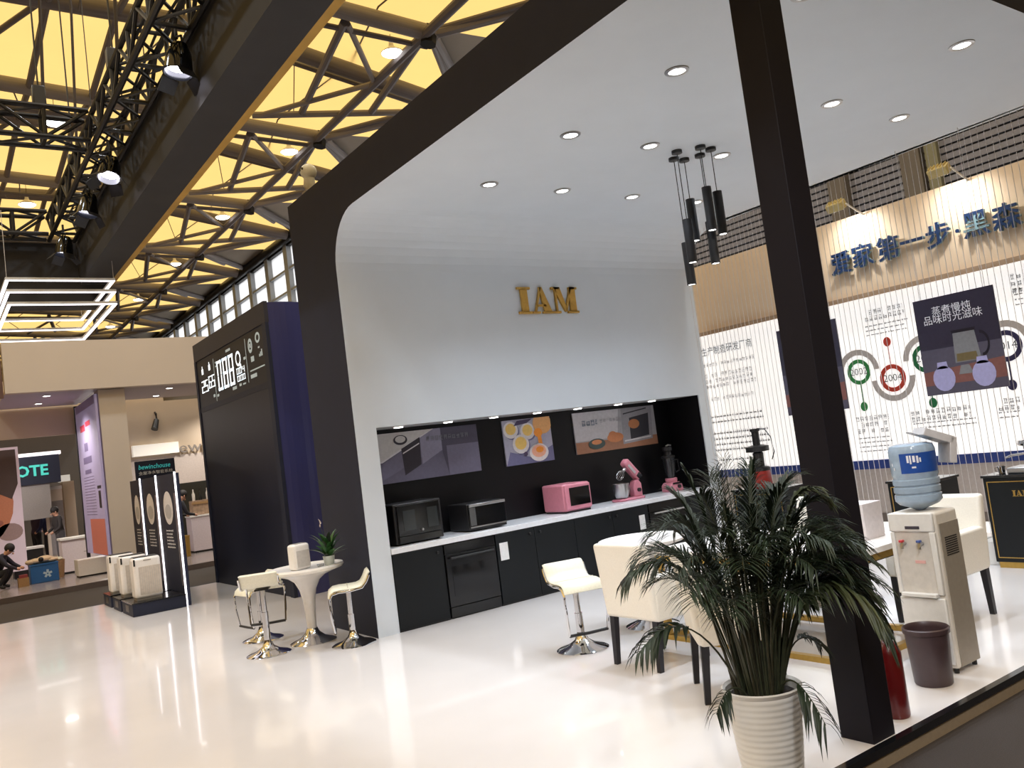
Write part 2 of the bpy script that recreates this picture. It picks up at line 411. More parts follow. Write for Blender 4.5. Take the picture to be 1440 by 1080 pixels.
pr = [(5.5, ZC)] + arc
for (ya, za), (yb, zb_) in zip(pr, pr[1:]): cl.poly([(XF, ya, za), (xe(ya), ya, za), (xe(yb), yb, zb_), (XF, yb, zb_)])
struct(cl.build('ceiling', 'white_wall', smooth=True))
NX0, NX1, NZ, NB = 4.06, 9.085, 2.18, 9.0
wl = MB()
ztop = arc[-1][1]
wl.box(XF + 0.002, NX0, YW, YW + 0.02, 0, NZ).box(NX1, XE, YW, YW + 0.02, 0, NZ).box(XF + 0.002, XE, YW, YW + 0.02, NZ, ztop)
struct(wl.build('wall_booth', 'white_wall'))
struct(MB().box(NX0 - 0.01, NX1 + 0.01, YW + 0.02, NB + 0.05, NZ, NZ + 0.05).build('trim_9', c('soffit', (150, 150, 152))))
nb = MB().box(NX0, NX1, NB, NB + 0.04, 0.0, NZ).box(NX0 - 0.04, NX0, YW + 0.02, NB + 0.04, 0, NZ).box(NX1, NX1 + 0.04, YW + 0.02, NB + 0.04, 0, NZ)
struct(nb.build('wall_niche', 'niche_black'))
struct(MB().box(4.02, 4.22, 2.825, 3.025, 0, ZC).build('pillar', 'pillar_black', bevel=0.004))
# timeline wall on the right with its projecting header
RX = 10.7
struct(MB().box(RX, RX + 0.12, 1.0, 12.5, 0.0, 4.1).build('wall_right_booth', c('lightbox', (238, 237, 236), 0.5, var=0.02, scale=1, emit=0.7)))
hd = MB().box(RX - 0.12, RX + 0.1, 1.0, 12.5, 3.2, 4.3)
struct(hd.build('trim_10', c('header_beige', (222, 200, 172), 0.6, var=0.03, scale=2)))
struct(MB().box(RX - 0.15, RX - 0.12, 1.0, 12.5, 3.17, 3.23).build('trim_11', c('header_edge', (176, 152, 128))))
struct(MB().box(RX - 0.02, RX, 1.0, 12.5, 0.86, 0.98).build('trim_12', c('blue_band', (40, 64, 138), 0.5)))
struct(MB().box(RX - 0.03, RX, 1.0, 12.5, 0.14, 0.26).build('baseboard_right', c('base_grey', (112, 104, 100))))
struct(MB().box(RX - 0.012, RX, 1.0, 12.5, 0.26, 0.86).build('trim_13', c('lower_grey', (186, 178, 174))))
# ================================================================ kitchen niche
def knob_on(door, x, z, y=YW - 0.012):
    b = MB(); b.cyl((x, y, z), (x, y - 0.014, z), 0.008, n=8); b.cyl((x, y - 0.014, z), (x, y - 0.026, z), 0.017, 0.014, n=10)
    b.build('knob', 'black_metal', door, smooth=True)
def cabinet(label, x0, x1, doors):
    t = thing('kitchen_cabinet', label, 'cabinet', group='black base cabinets of the kitchen niche')
    MB().box(x0, x1, YW + 0.012, NB - 0.01, 0.0, 0.815).build('body', 'cabinet_black', t)
    for a, b_, kx in doors:
        d = MB().box(a + 0.003, b_ - 0.003, YW - 0.01, YW + 0.01, 0.02, 0.812).build('door', 'cabinet_black', t, bevel=0.002)
        knob_on(d, kx, 0.75)
    MB().box(x0, x1, YW + 0.004, YW + 0.012, 0.0, 0.018).build('plinth', 'black_metal', t)
    return t
cabinet('single-door black cabinet at the left end of the niche under the black oven', 4.065, 4.685, [(4.065, 4.685, 4.61)])
cabinet('two-door black cabinet with the white card on its left edge', 5.385, 6.56, [(5.385, 5.945, 5.87), (5.945, 6.56, 6.02)])
cabinet('two-door black cabinet below the pink oven and stand mixer', 6.56, 7.81, [(6.56, 7.185, 7.12), (7.185, 7.81, 7.25)])
cabinet('black cabinet at the right end of the niche under the pink blender', 8.51, 9.08, [(8.51, 9.08, 8.6)])
def built_in(label, x0, x1, rail, zr):
    t = thing('built_in_oven', label, 'oven')
    MB().box(x0 + 0.004, x1 - 0.004, YW + 0.02, NB - 0.02, 0.0, 0.812).build('body', 'black_metal', t)
    d = MB().box(x0 + 0.012, x1 - 0.012, YW - 0.016, YW + 0.02, 0.13, 0.70).build('door', 'black_gloss', t, bevel=0.004)
    MB().box(x0 + 0.08, x1 - 0.08, YW - 0.019, YW - 0.016, 0.24, 0.56).build('glass', 'glass_dark', d)
    h = MB(); h.cyl((x0 + 0.06, YW - 0.055, zr), (x1 - 0.06, YW - 0.055, zr), 0.012, n=10)
    for x in (x0 + 0.1, x1 - 0.1): h.cyl((x, YW - 0.055, zr), (x, YW - 0.014, zr), 0.008, n=8)
    h.build('handle', rail, d, smooth=True)
    MB().box(x0 + 0.012, x1 - 0.012, YW - 0.012, YW + 0.02, 0.708, 0.808).build('control_panel', 'black_gloss', t)
    MB().box(x0 + 0.012, x1 - 0.012, YW - 0.012, YW + 0.02, 0.012, 0.122).build('drawer_front', 'black_gloss', t, bevel=0.003)
    return t
built_in('black built-in oven with black bar handle left of the white card', 4.69, 5.38, 'black_metal', 0.66)
built_in('built-in oven with pale steel bar handle right of the second white card', 7.815, 8.505, 'steel', 0.685)
tag(MB().box(4.065, 9.08, YW - 0.012, NB - 0.005, 0.82, 0.88).build('worktop', 'worktop', bevel=0.004), 'long white worktop running over the black kitchen cabinets', 'worktop')
tag(MB().box(5.43, 5.545, YW - 0.014, YW - 0.0105, 0.51, 0.71).build('price_card', c('card', (228, 228, 228))), 'white card on the cabinet beside the black built-in oven', 'card')
tag(MB().box(7.635, 7.735, YW - 0.014, YW - 0.0105, 0.51, 0.695).build('price_card', M['card']), 'white card on the cabinet left of the steel-handled oven', 'card')
# soffit lights of the niche
for i, x in enumerate((4.4, 5.04, 5.68, 6.33, 6.98, 7.68, 8.3)):
    nm = ('first', 'second', 'third', 'fourth', 'fifth', 'sixth', 'seventh')[i]
    t = thing('niche_downlight', 'small round niche light, %s from the left over the kitchen worktop' % nm, 'light', (x, 8.48, NZ), 0, 'small lights in the niche soffit')
    MB().lathe([(0.05, -0.012), (0.066, -0.01), (0.066, 0.0), (0.05, 0.0)], c0=False, c1=False, n=16).build('rim', 'white_plastic', t, smooth=True)
    MB().cyl((0, 0, -0.02), (0, 0, 0.0), 0.05, n=16).build('lens', 'lamp_on', t)
    lamp('SPOT', 'niche_lamp', (x, 8.48, NZ - 0.04), P_NICHE, (x, 8.6, 0), (0.93, 0.96, 1.0), 0.03, 110, 0.7)
# posters on the niche back
PY = NB - 0.02
def poster(label, x0, x1, z0, z1, base, layers):
    t = thing('poster', label, 'poster', (0, 0, 0))
    MB().box(x0, x1, PY, PY + 0.018, z0, z1).build('board', base, t)
    b = MB(); mats = []
    for i, (m, pts) in enumerate(layers):
        if m not in mats: mats.append(m)
        b.use(mats.index(m)); y = PY - 0.0008 * (i + 1)
        b.poly([(x0 + (x1 - x0) * u, y, z0 + (z1 - z0) * v) for u, v in pts])
    b.build('print', [M[m] for m in mats], t)
    return t
def disc(cx, cy, rx_, ry_, n=20, a0=0, a1=360):
    return [(cx + rx_ * math.cos(math.radians(a0 + (a1 - a0) * i / n)), cy + ry_ * math.sin(math.radians(a0 + (a1 - a0) * i / n))) for i in range(n)]
def band(cx, cy, r0, r1, asp, a0, a1, n=16):
    out = []
    for i in range(n):
        p, q = [math.radians(a0 + (a1 - a0) * k / n) for k in (i, i + 1)]
        out.append([(cx + r * math.cos(a) * asp, cy + r * math.sin(a)) for r, a in ((r0, p), (r1, p), (r1, q), (r0, q))])
    return out
for nm, rgb in dict(p_slate=(96, 92, 112), p_marble=(196, 192, 190), p_grey=(132, 128, 148), p_dark=(40, 34, 46), p_mid=(108, 104, 126), p_wall=(70, 66, 84), p_line=(210, 206, 210),
                    q_bg=(172, 172, 192), q_shadow=(104, 104, 140), q_plate=(226, 222, 224), q_pud=(232, 196, 110), q_jar=(226, 170, 110), q_orange=(240, 150, 50), q_dark=(72, 62, 92), q_soup=(240, 178, 150),
                    r_bg=(160, 158, 164), r_steel=(140, 138, 144), r_brown=(150, 104, 78), r_dark=(30, 28, 40), r_food=(196, 124, 78), r_glow=(170, 108, 62), r_plate=(60, 74, 72), r_light=(196, 194, 198), r_ink=(74, 96, 120)).items(): c(nm, rgb, 0.45)
a = poster('grey kitchen-counter poster at the left end of the niche', 4.2, 5.73, 1.55, 2.13, 'p_slate',
    [('p_marble', [(0, .45), (.12, .42), (.6, 1), (0, 1)]), ('p_line', [(.1, .42), (.13, .42), (.61, 1), (.58, 1)]), ('p_mid', [(.13, .4), (.6, .98), (.68, 1), (.66, .66), (.1, .05)]),
     ('p_dark', [(.31, .12), (.46, .3), (.47, .86), (.3, .66)]), ('p_line', [(.31, .55), (.46, .72), (.46, .745), (.31, .575)]),
     ('p_grey', [(.47, .3), (.66, .54), (.66, 1), (.6, 1), (.47, .84)]), ('p_wall', [(.66, .5), (.7, .0), (1, 0), (1, 1), (.66, 1)]), ('p_mid', [(.7, 0), (1, 0), (1, .62), (.7, .62)]),
     ('p_dark', disc(.3, .84, .06, .1)), ('p_marble', disc(.3, .855, .045, .07))])
dashes('print_lines', 0, 0.6, 0, 0.06, 1, (5.0, PY - 0.012, 1.985), '-Y', 'ink_m', a, 3, ragged=0, fill=0.9, cjk=True)
L = [('q_shadow', [(0, 0), (1, 0), (1, .35), (.55, .12), (.1, .3)])]
for (x, y, r) in ((.16, .78, .15), (.5, .72, .15), (.33, .45, .17)):
    L += [('q_shadow', disc(x + .02, y - .03, r, r * 1.25)), ('q_plate', disc(x, y, r, r * 1.25)), ('q_pud', disc(x, y + .02, r * .7, r * .85))]
L += [('q_dark', [(.22, .86), (.5, .9), (.62, .99), (.3, .97)]), ('q_jar', disc(.82, .86, .2, .24)), ('q_orange', [(.68, .72), (.76, .7), (.78, .34), (.7, .34)]), ('q_orange', disc(.71, .66, .09, .1)),
      ('q_plate', disc(.68, .22, .2, .2)), ('q_soup', disc(.68, .25, .15, .14)), ('q_orange', disc(.7, .28, .08, .07)), ('q_dark', disc(.4, .22, .04, .05))]
L = [(m, [(min(1, max(0, x)), min(1, max(0, y))) for x, y in p]) for m, p in L]
poster('square pale poster of custard cups and pouring orange sauce', 6.12, 6.89, 1.55, 2.13, 'q_bg', L)
a = poster('pale poster of an oven and food at the right of the niche', 7.28, 8.8, 1.57, 2.13, 'r_bg',
    [('r_light', [(0, .3), (.5, .3), (.55, 1), (0, 1)]), ('r_brown', [(0, 0), (1, 0), (1, .24), (0, .28)]), ('r_steel', [(.56, .1), (.94, .16), (.97, 1), (.58, 1)]), ('r_dark', [(.66, .2), (.9, .26), (.92, .82), (.67, .74)]),
     ('r_dark', [(.6, .84), (.9, .93), (.9, .96), (.6, .87)]), ('r_light', [(.58, .16), (.92, .2), (.92, .235), (.58, .195)]), ('r_glow', disc(.72, .58, .07, .12)), ('r_food', disc(.47, .3, .1, .12)), ('r_food', disc(.44, .36, .05, .1)),
     ('r_plate', disc(.24, .2, .1, .13)), ('r_food', disc(.24, .24, .06, .06))])
dashes('print_lines', 0, 0.28, 0, 0.075, 1, (7.42, PY - 0.012, 1.94), '-Y', 'r_ink', a, 5, ragged=0, fill=0.95, cjk=True)
dashes('print_lines', 0, 0.4, 0, 0.06, 1, (7.74, PY - 0.012, 1.96), '-Y', 'ink_l', a, 6, ragged=0, fill=0.9, cjk=True)
# worktop appliances
t = thing('countertop_oven', 'black countertop oven at the left end of the worktop', 'oven')
MB().box(4.2, 4.8, 8.46, 8.9, 0.895, 1.33).build('body', 'black_metal', t, bevel=0.012)
d = MB().box(4.235, 4.765, 8.435, 8.46, 0.98, 1.31).build('door', 'black_gloss', t, bevel=0.005)
MB().box(4.3, 4.45, 8.43, 8.436, 1.03, 1.25).build('window', c('oven_window', (40, 44, 46), 0.15), d)
MB().box(4.6, 4.73, 8.43, 8.436, 1.03, 1.25).build('window', M['oven_window'], d)
MB().cyl((4.52, 8.44, 1.02), (4.52, 8.415, 1.02), 0.014, n=10).build('knob', 'steel', d, smooth=True)
MB().box(4.235, 4.765, 8.44, 8.46, 0.9, 0.972).build('drip_panel', 'black_gloss', t, bevel=0.003)
for x in (4.25, 4.75): MB().cyl((x, 8.52, 0.88), (x, 8.52, 0.9), 0.02, n=8).build('foot', 'black_metal', t)
t = thing('countertop_oven', 'black microwave oven with steel trim and rail handle, second on the worktop', 'oven')
MB().box(5.14, 5.66, 8.47, 8.9, 0.895, 1.2).build('body', 'black_metal', t, bevel=0.008)
d = MB().box(5.145, 5.655, 8.445, 8.47, 0.93, 1.19).build('door', 'black_gloss', t, bevel=0.004)
MB().box(5.15, 5.65, 8.425, 8.446, 1.165, 1.195).build('handle', 'steel', d, bevel=0.004)
MB().box(5.15, 5.65, 8.43, 8.446, 0.925, 0.94).build('trim', 'steel', d)
MB().box(5.155, 5.235, 8.44, 8.4455, 0.95, 1.16).build('window', c('oven_reflect', (110, 110, 112), 0.15, metal=0.7), d)
MB().box(5.145, 5.655, 8.455, 8.48, 0.895, 0.925).build('base', 'black_metal', t)
t = thing('countertop_oven', 'rose pink countertop oven with a black door', 'oven')
MB().box(6.55, 6.99, 8.46, 8.9, 0.9, 1.24).build('body', 'pink', t, bevel=0.025, seg=3)
d = MB().box(6.565, 6.975, 8.437, 8.462, 0.92, 1.225).build('door', 'pink', t, bevel=0.008)
MB().box(6.63, 6.955, 8.431, 8.438, 0.965, 1.19).build('window', 'glass_dark', d, bevel=0.003)
MB().box(6.57, 6.97, 8.47, 8.88, 0.88, 0.9).build('base', 'black_metal', t)
# stand mixer, head tilted up
t = thing('stand_mixer', 'pink stand mixer with raised head and steel bowl', 'mixer', (7.82, 8.66, 0.88))
b = MB(); b.box(-0.24, 0.2, -0.1, 0.1, 0.0, 0.035); b.build('base', 'pink', t, bevel=0.015, seg=3)
b = MB(); b.prism([(0.06, -0.055, 0.03), (0.2, -0.055, 0.03), (0.2, -0.055, 0.2), (0.15, -0.055, 0.26), (0.09, -0.055, 0.24), (0.05, -0.055, 0.14)], (0, 0.11, 0)); col_ = b.build('column', 'pink', t, bevel=0.014, seg=3)
MB().cyl((0.13, -0.056, 0.12), (0.13, -0.085, 0.12), 0.026, n=14).build('speed_dial', 'black_metal', col_, smooth=True)
hm = Matrix.Translation((0.14, 0, 0.27)) @ Matrix.Rotation(math.radians(48), 4, 'Y')
b = MB(); b.obox(hm @ Matrix.Translation((-0.13, 0, 0.05)), 0.34, 0.115, 0.11); hd_ = b.build('motor_head', 'pink', t, bevel=0.03, seg=3)
b = MB(); b.obox(hm @ Matrix.Translation((-0.16, -0.06, 0.03)), 0.16, 0.006, 0.035); b.build('name_plate', 'steel', hd_)
b = MB(); b.obox(hm @ Matrix.Translation((0.0, -0.06, 0.05)), 0.08, 0.006, 0.07); b.build('side_panel', 'glass_dark', hd_)
b = MB(); b.cyl(hm @ Vector((-0.22, 0, 0.0)), hm @ Vector((-0.22, 0, -0.06)), 0.022, n=10)
for k in range(6):
    a_ = math.pi * k / 6; pts = []
    for i in range(9):
        u = math.pi * i / 8; r = 0.05 * math.sin(u); z_ = -0.06 - 0.075 * (1 - math.cos(u))
        pts.append(hm @ Vector((-0.22 + (r if i < 8 else 0) * math.cos(a_), r * math.sin(a_), z_)))
    b.tube(pts, 0.0028, 5)
b.build('whisk', 'steel', t, smooth=True)
b = MB(); b.lathe([(0.06, 0.037), (0.085, 0.05), (0.102, 0.1), (0.108, 0.2), (0.113, 0.235), (0.108, 0.235), (0.1, 0.1), (0.06, 0.05)], -0.13, 0, 24)
bo = b.build('bowl', 'steel', t, smooth=True)
b = MB(); b.tube([(-0.03, 0, 0.2), (0.01, 0, 0.2), (0.025, 0, 0.15), (0.0, 0, 0.1), (-0.03, 0, 0.1)], 0.008, 8); b.build('bowl_handle', 'steel', bo, smooth=True)
# blender
t = thing('blender', 'pink blender with a dark jug beside the niche end wall', 'blender', (8.7, 8.72, 0.88))
b = MB(); b.prism([(-0.12, -0.1, 0.0), (0.13, -0.1, 0.0), (0.11, -0.1, 0.09), (0.07, -0.1, 0.13), (-0.07, -0.1, 0.13), (-0.12, -0.1, 0.09)], (0, 0.2, 0)); bs = b.build('base', 'pink', t, bevel=0.018, seg=3)
MB().cyl((0.03, -0.1, 0.065), (0.03, -0.125, 0.065), 0.026, n=14).build('dial', 'black_metal', bs, smooth=True)
MB().box(-0.08, 0.09, -0.106, -0.1, 0.1, 0.125).build('button_strip', 'black_gloss', bs)
MB().lathe([(0.075, 0.13), (0.085, 0.15), (0.085, 0.185), (0.07, 0.19)], n=20).build('collar', 'pink', t, smooth=True)
MB().lathe([(0.06, 0.19), (0.085, 0.3), (0.095, 0.47), (0.09, 0.47), (0.05, 0.2)], n=20).build('jug', c('smoked_jug', (60, 62, 66), 0.08, trans=0.6), t, smooth=True)
MB().tube([(0.09, -0.02, 0.44), (0.15, -0.03, 0.43), (0.15, -0.03, 0.28), (0.085, -0.02, 0.26)], 0.011, 8).build('jug_handle', 'black_metal', t, smooth=True)
MB().lathe([(0.096, 0.47), (0.098, 0.5), (0.06, 0.51), (0.055, 0.56), (0.07, 0.575), (0.07, 0.625), (0.02, 0.635)], n=20).build('lid', 'black_metal', t, smooth=True)
MB().tube([(-0.05, -0.03, 0.64), (0.0, -0.03, 0.655), (0.05, -0.03, 0.645)], 0.012, 8).build('cap_ring', 'steel', t, smooth=True)
# gold wall letters I A M (bold face with hairline joins, built from strokes)
GL = {'I': (0.2, [[(0, 0), (.2, 0), (.2, .03), (0, .03)], [(0, .31), (.2, .31), (.2, .34), (0, .34)], [(.05, .02), (.15, .02), (.15, .32), (.05, .32)]]),
      'A': (0.32, [[(0, 0), (.12, 0), (.12, .028), (0, .028)], [(.16, 0), (.34, 0), (.34, .028), (.16, .028)], [(.035, .02), (.06, .02), (.165, .34), (.14, .34)], [(.13, .34), (.175, .34), (.305, .02), (.19, .02)], [(.07, .09), (.22, .09), (.21, .118), (.08, .118)]]),
      'M': (0.4, [[(0, 0), (.12, 0), (.12, .028), (0, .028)], [(.24, 0), (.42, 0), (.42, .028), (.24, .028)], [(.05, .02), (.075, .02), (.075, .32), (.05, .32)], [(0, .312), (.13, .312), (.13, .34), (0, .34)],
                  [(.03, .34), (.135, .34), (.225, .05), (.195, .02)], [(.195, .02), (.225, .02), (.33, .34), (.3, .34)], [(.29, .312), (.42, .312), (.42, .34), (.29, .34)], [(.285, .02), (.385, .02), (.385, .34), (.285, .34)]])}
def serif(t, loc, s, face, m, depth):
    x = 0
    for ch in 'IAM':
        b = MB(); w, strokes = GL[ch]
        for p in strokes: b.prism([(u * s, v * s, 0) for u, v in p], (0, 0, depth))
        o = b.build('letter', m, t); o.matrix_basis = Matrix.Translation(loc) @ FACE[face].to_4x4() @ Matrix.Translation((x * s, 0, 0)); x += w + 0.01
t = thing('wall_sign', 'gold serif letters IAM on the white booth wall', 'sign')
serif(t, (6.14, YW - 0.002, 3.385), 0.985, '-Y', 'gold_letter', 0.03)
# ================================================================ ceiling lights
rows = {4.255: ('front', [4.91, 6.88, 7.97]), 5.57: ('middle', [4.92, 5.9, 6.91]), 6.92: ('back', [4.94, 5.89, 6.92, 7.98])}
ordn = ['first', 'second', 'third', 'fourth']
for y, (rn, xs) in rows.items():
    for i, x in enumerate(xs):
        t = thing('ceiling_downlight', 'round recessed ceiling downlight, %s from the left in the %s row' % (ordn[i], rn), 'light', (x, y, ZC), 0, 'recessed downlights in the white ceiling')
        MB().lathe([(0.062, -0.004), (0.066, -0.012), (0.092, -0.008), (0.095, 0.0), (0.062, 0.0)], c0=False, c1=False, n=24).build('rim', 'steel', t, smooth=True)
        MB().cyl((0, 0, -0.006), (0, 0, 0.0), 0.064, n=24).build('lens', 'lamp_on', t)
        lamp('SPOT', 'downlight_lamp', (x, y, ZC - 0.03), P_DOWN, (x, y, 0), (0.78, 0.88, 1.0), 0.06, 104, 1.0)
for x, y in ((5.9, 4.25), (8.0, 5.57), (4.9, 3.1), (6.9, 3.1)):   # the same grid goes on above the frame and behind the pillar
    t = thing('ceiling_downlight', {5.9: 'recessed downlight over the rectangular table behind the pillar', 8.0: 'recessed downlight right of the pendant cluster', 4.9: 'recessed downlight nearest the ceiling front edge, left', 6.9: 'recessed downlight nearest the ceiling front edge, right'}[x], 'light', (x, y, ZC), 0, 'recessed downlights in the white ceiling')
    MB().lathe([(0.062, -0.004), (0.066, -0.012), (0.092, -0.008), (0.095, 0.0), (0.062, 0.0)], c0=False, c1=False, n=24).build('rim', 'steel', t, smooth=True)
    MB().cyl((0, 0, -0.006), (0, 0, 0.0), 0.064, n=24).build('lens', 'lamp_on', t)
    lamp('SPOT', 'downlight_lamp', (x, y, ZC - 0.03), P_DOWN, (x, y, 0), (0.78, 0.88, 1.0), 0.06, 104, 1.0)
PEN = [(6.42, 5.77, 3.59, 'leftmost and lowest black tube pendant of the cluster'), (6.29, 5.6, 3.77, 'black tube pendant just behind the lowest one'), (6.56, 5.76, 4.04, 'black tube pendant at the middle left of the cluster, higher up'),
       (6.44, 5.43, 4.05, 'longest-looking black tube pendant at the cluster centre'), (6.63, 5.61, 3.77, 'low black tube pendant right of the cluster centre'), (6.6, 5.44, 4.02, 'rightmost black tube pendant of the cluster')]
for x, y, z, lb in PEN:
    t = thing('pendant_lamp', lb, 'lamp', (x, y, ZC), 0, 'black tube pendants in one cluster')
    MB().lathe([(0.052, 0.0), (0.052, -0.03), (0.012, -0.036)], n=20).build('canopy', 'black_metal', t, smooth=True)
    MB().cyl((0, 0, -0.03), (0, 0, z - ZC), 0.0045, n=6).build('cord', 'black_metal', t)
    MB().lathe([(0.012, z - ZC + 0.004), (0.046, z - ZC), (0.046, z - ZC - 0.43), (0.038, z - ZC - 0.43), (0.038, z - ZC - 0.41)], n=20, c1=False).build('shade', 'black_metal', t, smooth=True)
    MB().cyl((0, 0, z - ZC - 0.425), (0, 0, z - ZC - 0.415), 0.036, n=16).build('bulb', 'lamp_on', t)
    lamp('SPOT', 'pendant_light', (x, y, z - 0.44), P_PEND, (x, y, 0), (1, 0.95, 0.88), 0.03, 80, 0.6)
# ================================================================ timeline wall
HX = RX - 0.125
t = thing('wall_slogan', 'row of big blue Chinese characters on the beige header', 'sign')
chars = [('爱', 6.74, 3.68), ('家', 6.41, 3.70), ('第', 6.04, 3.70), ('一', 5.71, 3.705), ('步', 5.37, 3.69), ('·', 5.13, 3.68), ('黑', 4.91, 3.70), ('森', 4.56, 3.685), ('林', 4.17, 3.685)]
for ch, y, z in chars:
    o = lettering('character', ch, 0.33, (HX - 0.05, y, z), '-X', 'letter_side', t, extrude=0.02, bold=0.003)
    lettering('character_face', ch, 0.33, (HX - 0.0765, y, z), '-X', 'blue_letter', t, extrude=0.002, bold=0.0055)
WX = RX - 0.004
mt = thing('timeline_print', 'printed company timeline with coloured year rings', 'print')
c('ring_green', (58, 152, 84)); c('ring_red', (206, 72, 54)); c('ring_dgreen', (30, 120, 72)); c('ring_navy', (52, 48, 92)); c('road_grey', (206, 202, 202)); c('year_ink', (90, 92, 96))
def wall_ring(y, z, r, m, year, dot, lb, road):
    o = MB(); n = 28
    for i in range(n):
        p, q = 2 * math.pi * i / n, 2 * math.pi * (i + 1) / n
        o.poly([(WX - 0.004, y + rr * math.cos(a_), z + rr * math.sin(a_)) for rr, a_ in ((r * .68, p), (r, p), (r, q), (r * .68, q))])
    o.poly([(WX - 0.004, y - .008, z + (r if dot > z else -r)), (WX - 0.004, y + .008, z + (r if dot > z else -r)), (WX - 0.004, y + .008, dot), (WX - 0.004, y - .008, dot)])
    o.poly([(WX - 0.005, y + .055 * math.cos(a_), dot + .065 * math.sin(a_)) for a_ in [2 * math.pi * i / 16 for i in range(16)]])
    o.build('year_ring', m, mt)
    b = MB()
    for i in range(14):
        p, q = [math.radians(road[0] + (road[1] - road[0]) * k / 14) for k in (i, i + 1)]
        b.poly([(WX - 0.002, y + rr * math.cos(a_), z + rr * math.sin(a_)) for rr, a_ in ((.23, p), (.31, p), (.31, q), (.23, q))])
    b.build('grey_path', 'road_grey', mt)
    lettering('year', year, 0.135, (WX - 0.006, y, z), '-X', 'year_ink', mt)
wall_ring(6.85, 2.2, 0.175, 'ring_green', '2002', 1.72, '', (0, 180))
wall_ring(6.37, 2.05, 0.185, 'ring_red', '2004', 2.54, '', (180, 360))
wall_ring(5.88, 2.24, 0.185, 'ring_dgreen', '2008', 1.66, '', (0, 180))
wall_ring(4.89, 2.23, 0.19, 'ring_navy', '2014', 1.76, '', (0, 180))
def wall_text(name, y, z, w, h, rows, seed, m='ink_l'):
    dashes(name, 0, w, 0, h, rows, (WX - 0.002, y, z), '-X', m, mt, seed, fill=0.72 if m == 'ink_m' else 0.6, ragged=0.12, cjk=m == 'ink_m')
for (u0, v0, u1, v1, r, s) in ((1160, 445, 1166, 475, 3, 1), (1214, 437, 1280, 452, 2, 2), (1216, 457, 1282, 468, 3, 3), (1203, 586, 1256, 610, 3, 4), (1207, 614, 1258, 632, 4, 5), (1280, 577, 1378, 588, 2, 6), (1284, 593, 1378, 600, 2, 7), (1402, 560, 1438, 570, 2, 8), (1404, 577, 1438, 587, 2, 9), (1419, 385, 1440, 395, 3, 10), (1424, 404, 1440, 420, 4, 11)):
    p, q = at(u0, v0, 0, WX), at(u1, v1, 0, WX)
    wd = p.y - q.y; ht = r * (0.085 if s % 2 == 0 else 0.06)
    wall_text('text_block', p.y, p.z - ht, wd, ht, r, s, 'ink_m' if s in (2, 4, 6, 8, 10) else 'ink_l')
ti = thing('company_print', 'printed company introduction text left of the pillar', 'print')
lettering('heading', '生产制造研发厂商', 0.15, (WX - 0.004, 9.1, 2.91), '-X', c('head_ink', (44, 62, 84)), ti, width=1.04)
for z, h, r, s, w, k in ((2.66, .08, 1, 21, 1.08, 1), (2.3, .27, 3, 22, 1.08, 1), (2.1, .08, 1, 23, 1.05, 1), (1.72, .17, 2, 24, 1.12, 0), (1.26, .36, 4, 25, 1.15, 0), (1.1, .08, 1, 26, 1.0, 0)):
    dashes('text_block', 0, w, 0, h, r, (WX - 0.003, 9.62, z), '-X', 'ink_l', ti, s, fill=0.7, ragged=0.1, cjk=bool(k))
# hanging posters before the string curtain
def hung(label, y0, y1, z0, z1, full):
    x = 8.97
    t = thing('hanging_poster', label, 'poster')
    MB().box(x, x + 0.012, y1, y0, z0, z1).build('board', c('poster_night', (50, 46, 62), 0.3), t)
    for y in (y0 - 0.08, y1 + 0.08): MB().cyl((x + 0.006, y, z1), (x + 0.006, y, ZC), 0.003, n=5).build('wire', 'silver', t)
    W, H = y0 - y1, z1 - z0
    def P(u, v, k): return (x - 0.0008 * k, y0 - u * W, z0 + v * H)
    b = MB(); mats = ['poster_night']
    c('ps_slate', (84, 80, 94), 0.3); c('ps_table', (128, 84, 78), 0.3); c('ps_vase', (168, 164, 204), 0.3); c('ps_glass', (128, 128, 130), 0.2); c('ps_dark', (30, 28, 38), 0.3); c('ps_tea', (110, 96, 66), 0.3); c('ps_lid', (190, 190, 194), 0.3)
    mats = ['ps_slate', 'ps_table', 'ps_vase', 'ps_glass', 'ps_dark', 'ps_tea', 'ps_lid']
    def L(m, pts, k): b.use(mats.index(m)); b.poly([P(u, v, k) for u, v in pts])
    L('ps_slate', [(0, .0), (1, 0), (1, .47), (0, .47)], 1); L('ps_table', [(0, .1), (1, .1), (1, .3), (0, .24)], 2)
    if full:
        L('ps_glass', [(.42, .3), (.74, .3), (.7, .62), (.44, .62)], 3); L('ps_tea', [(.44, .31), (.7, .31), (.69, .39), (.45, .39)], 4); L('ps_dark', [(.43, .6), (.71, .6), (.72, .63), (.42, .63)], 4); L('ps_glass', [(.44, .18), (.62, .18), (.58, .27), (.48, .27)], 4)
        for q in band(.76, .46, .1, .13, .8, -90, 90, 10): L('ps_dark', q, 4)
        for cx in (.25, .74):
            L('ps_vase', [(cx + .14 * math.cos(a_), .16 + .13 * math.sin(a_)) for a_ in [2 * math.pi * i / 18 for i in range(18)]], 5); L('ps_vase', [(cx - .07, .26), (cx + .07, .26), (cx + .06, .33), (cx - .06, .33)], 5)
        b.build('print', [M[m] for m in mats], t)
        lettering('caption', '蒸煮慢炖', 0.105, (x - 0.004, y0 - 0.47 * W, z0 + 0.85 * H), '-X', 'ink_w', t)
        lettering('caption', '品味时光滋味', 0.105, (x - 0.004, y0 - 0.47 * W, z0 + 0.765 * H), '-X', 'ink_w', t)
    else:
        L('ps_vase', [(.1, .12), (.2, .12), (.2, .3), (.1, .3)], 4); b.build('print', [M[m] for m in mats], t)
pa, pb = at(1283, 425, 0, 8.97), at(1420, 543, 0, 8.97)
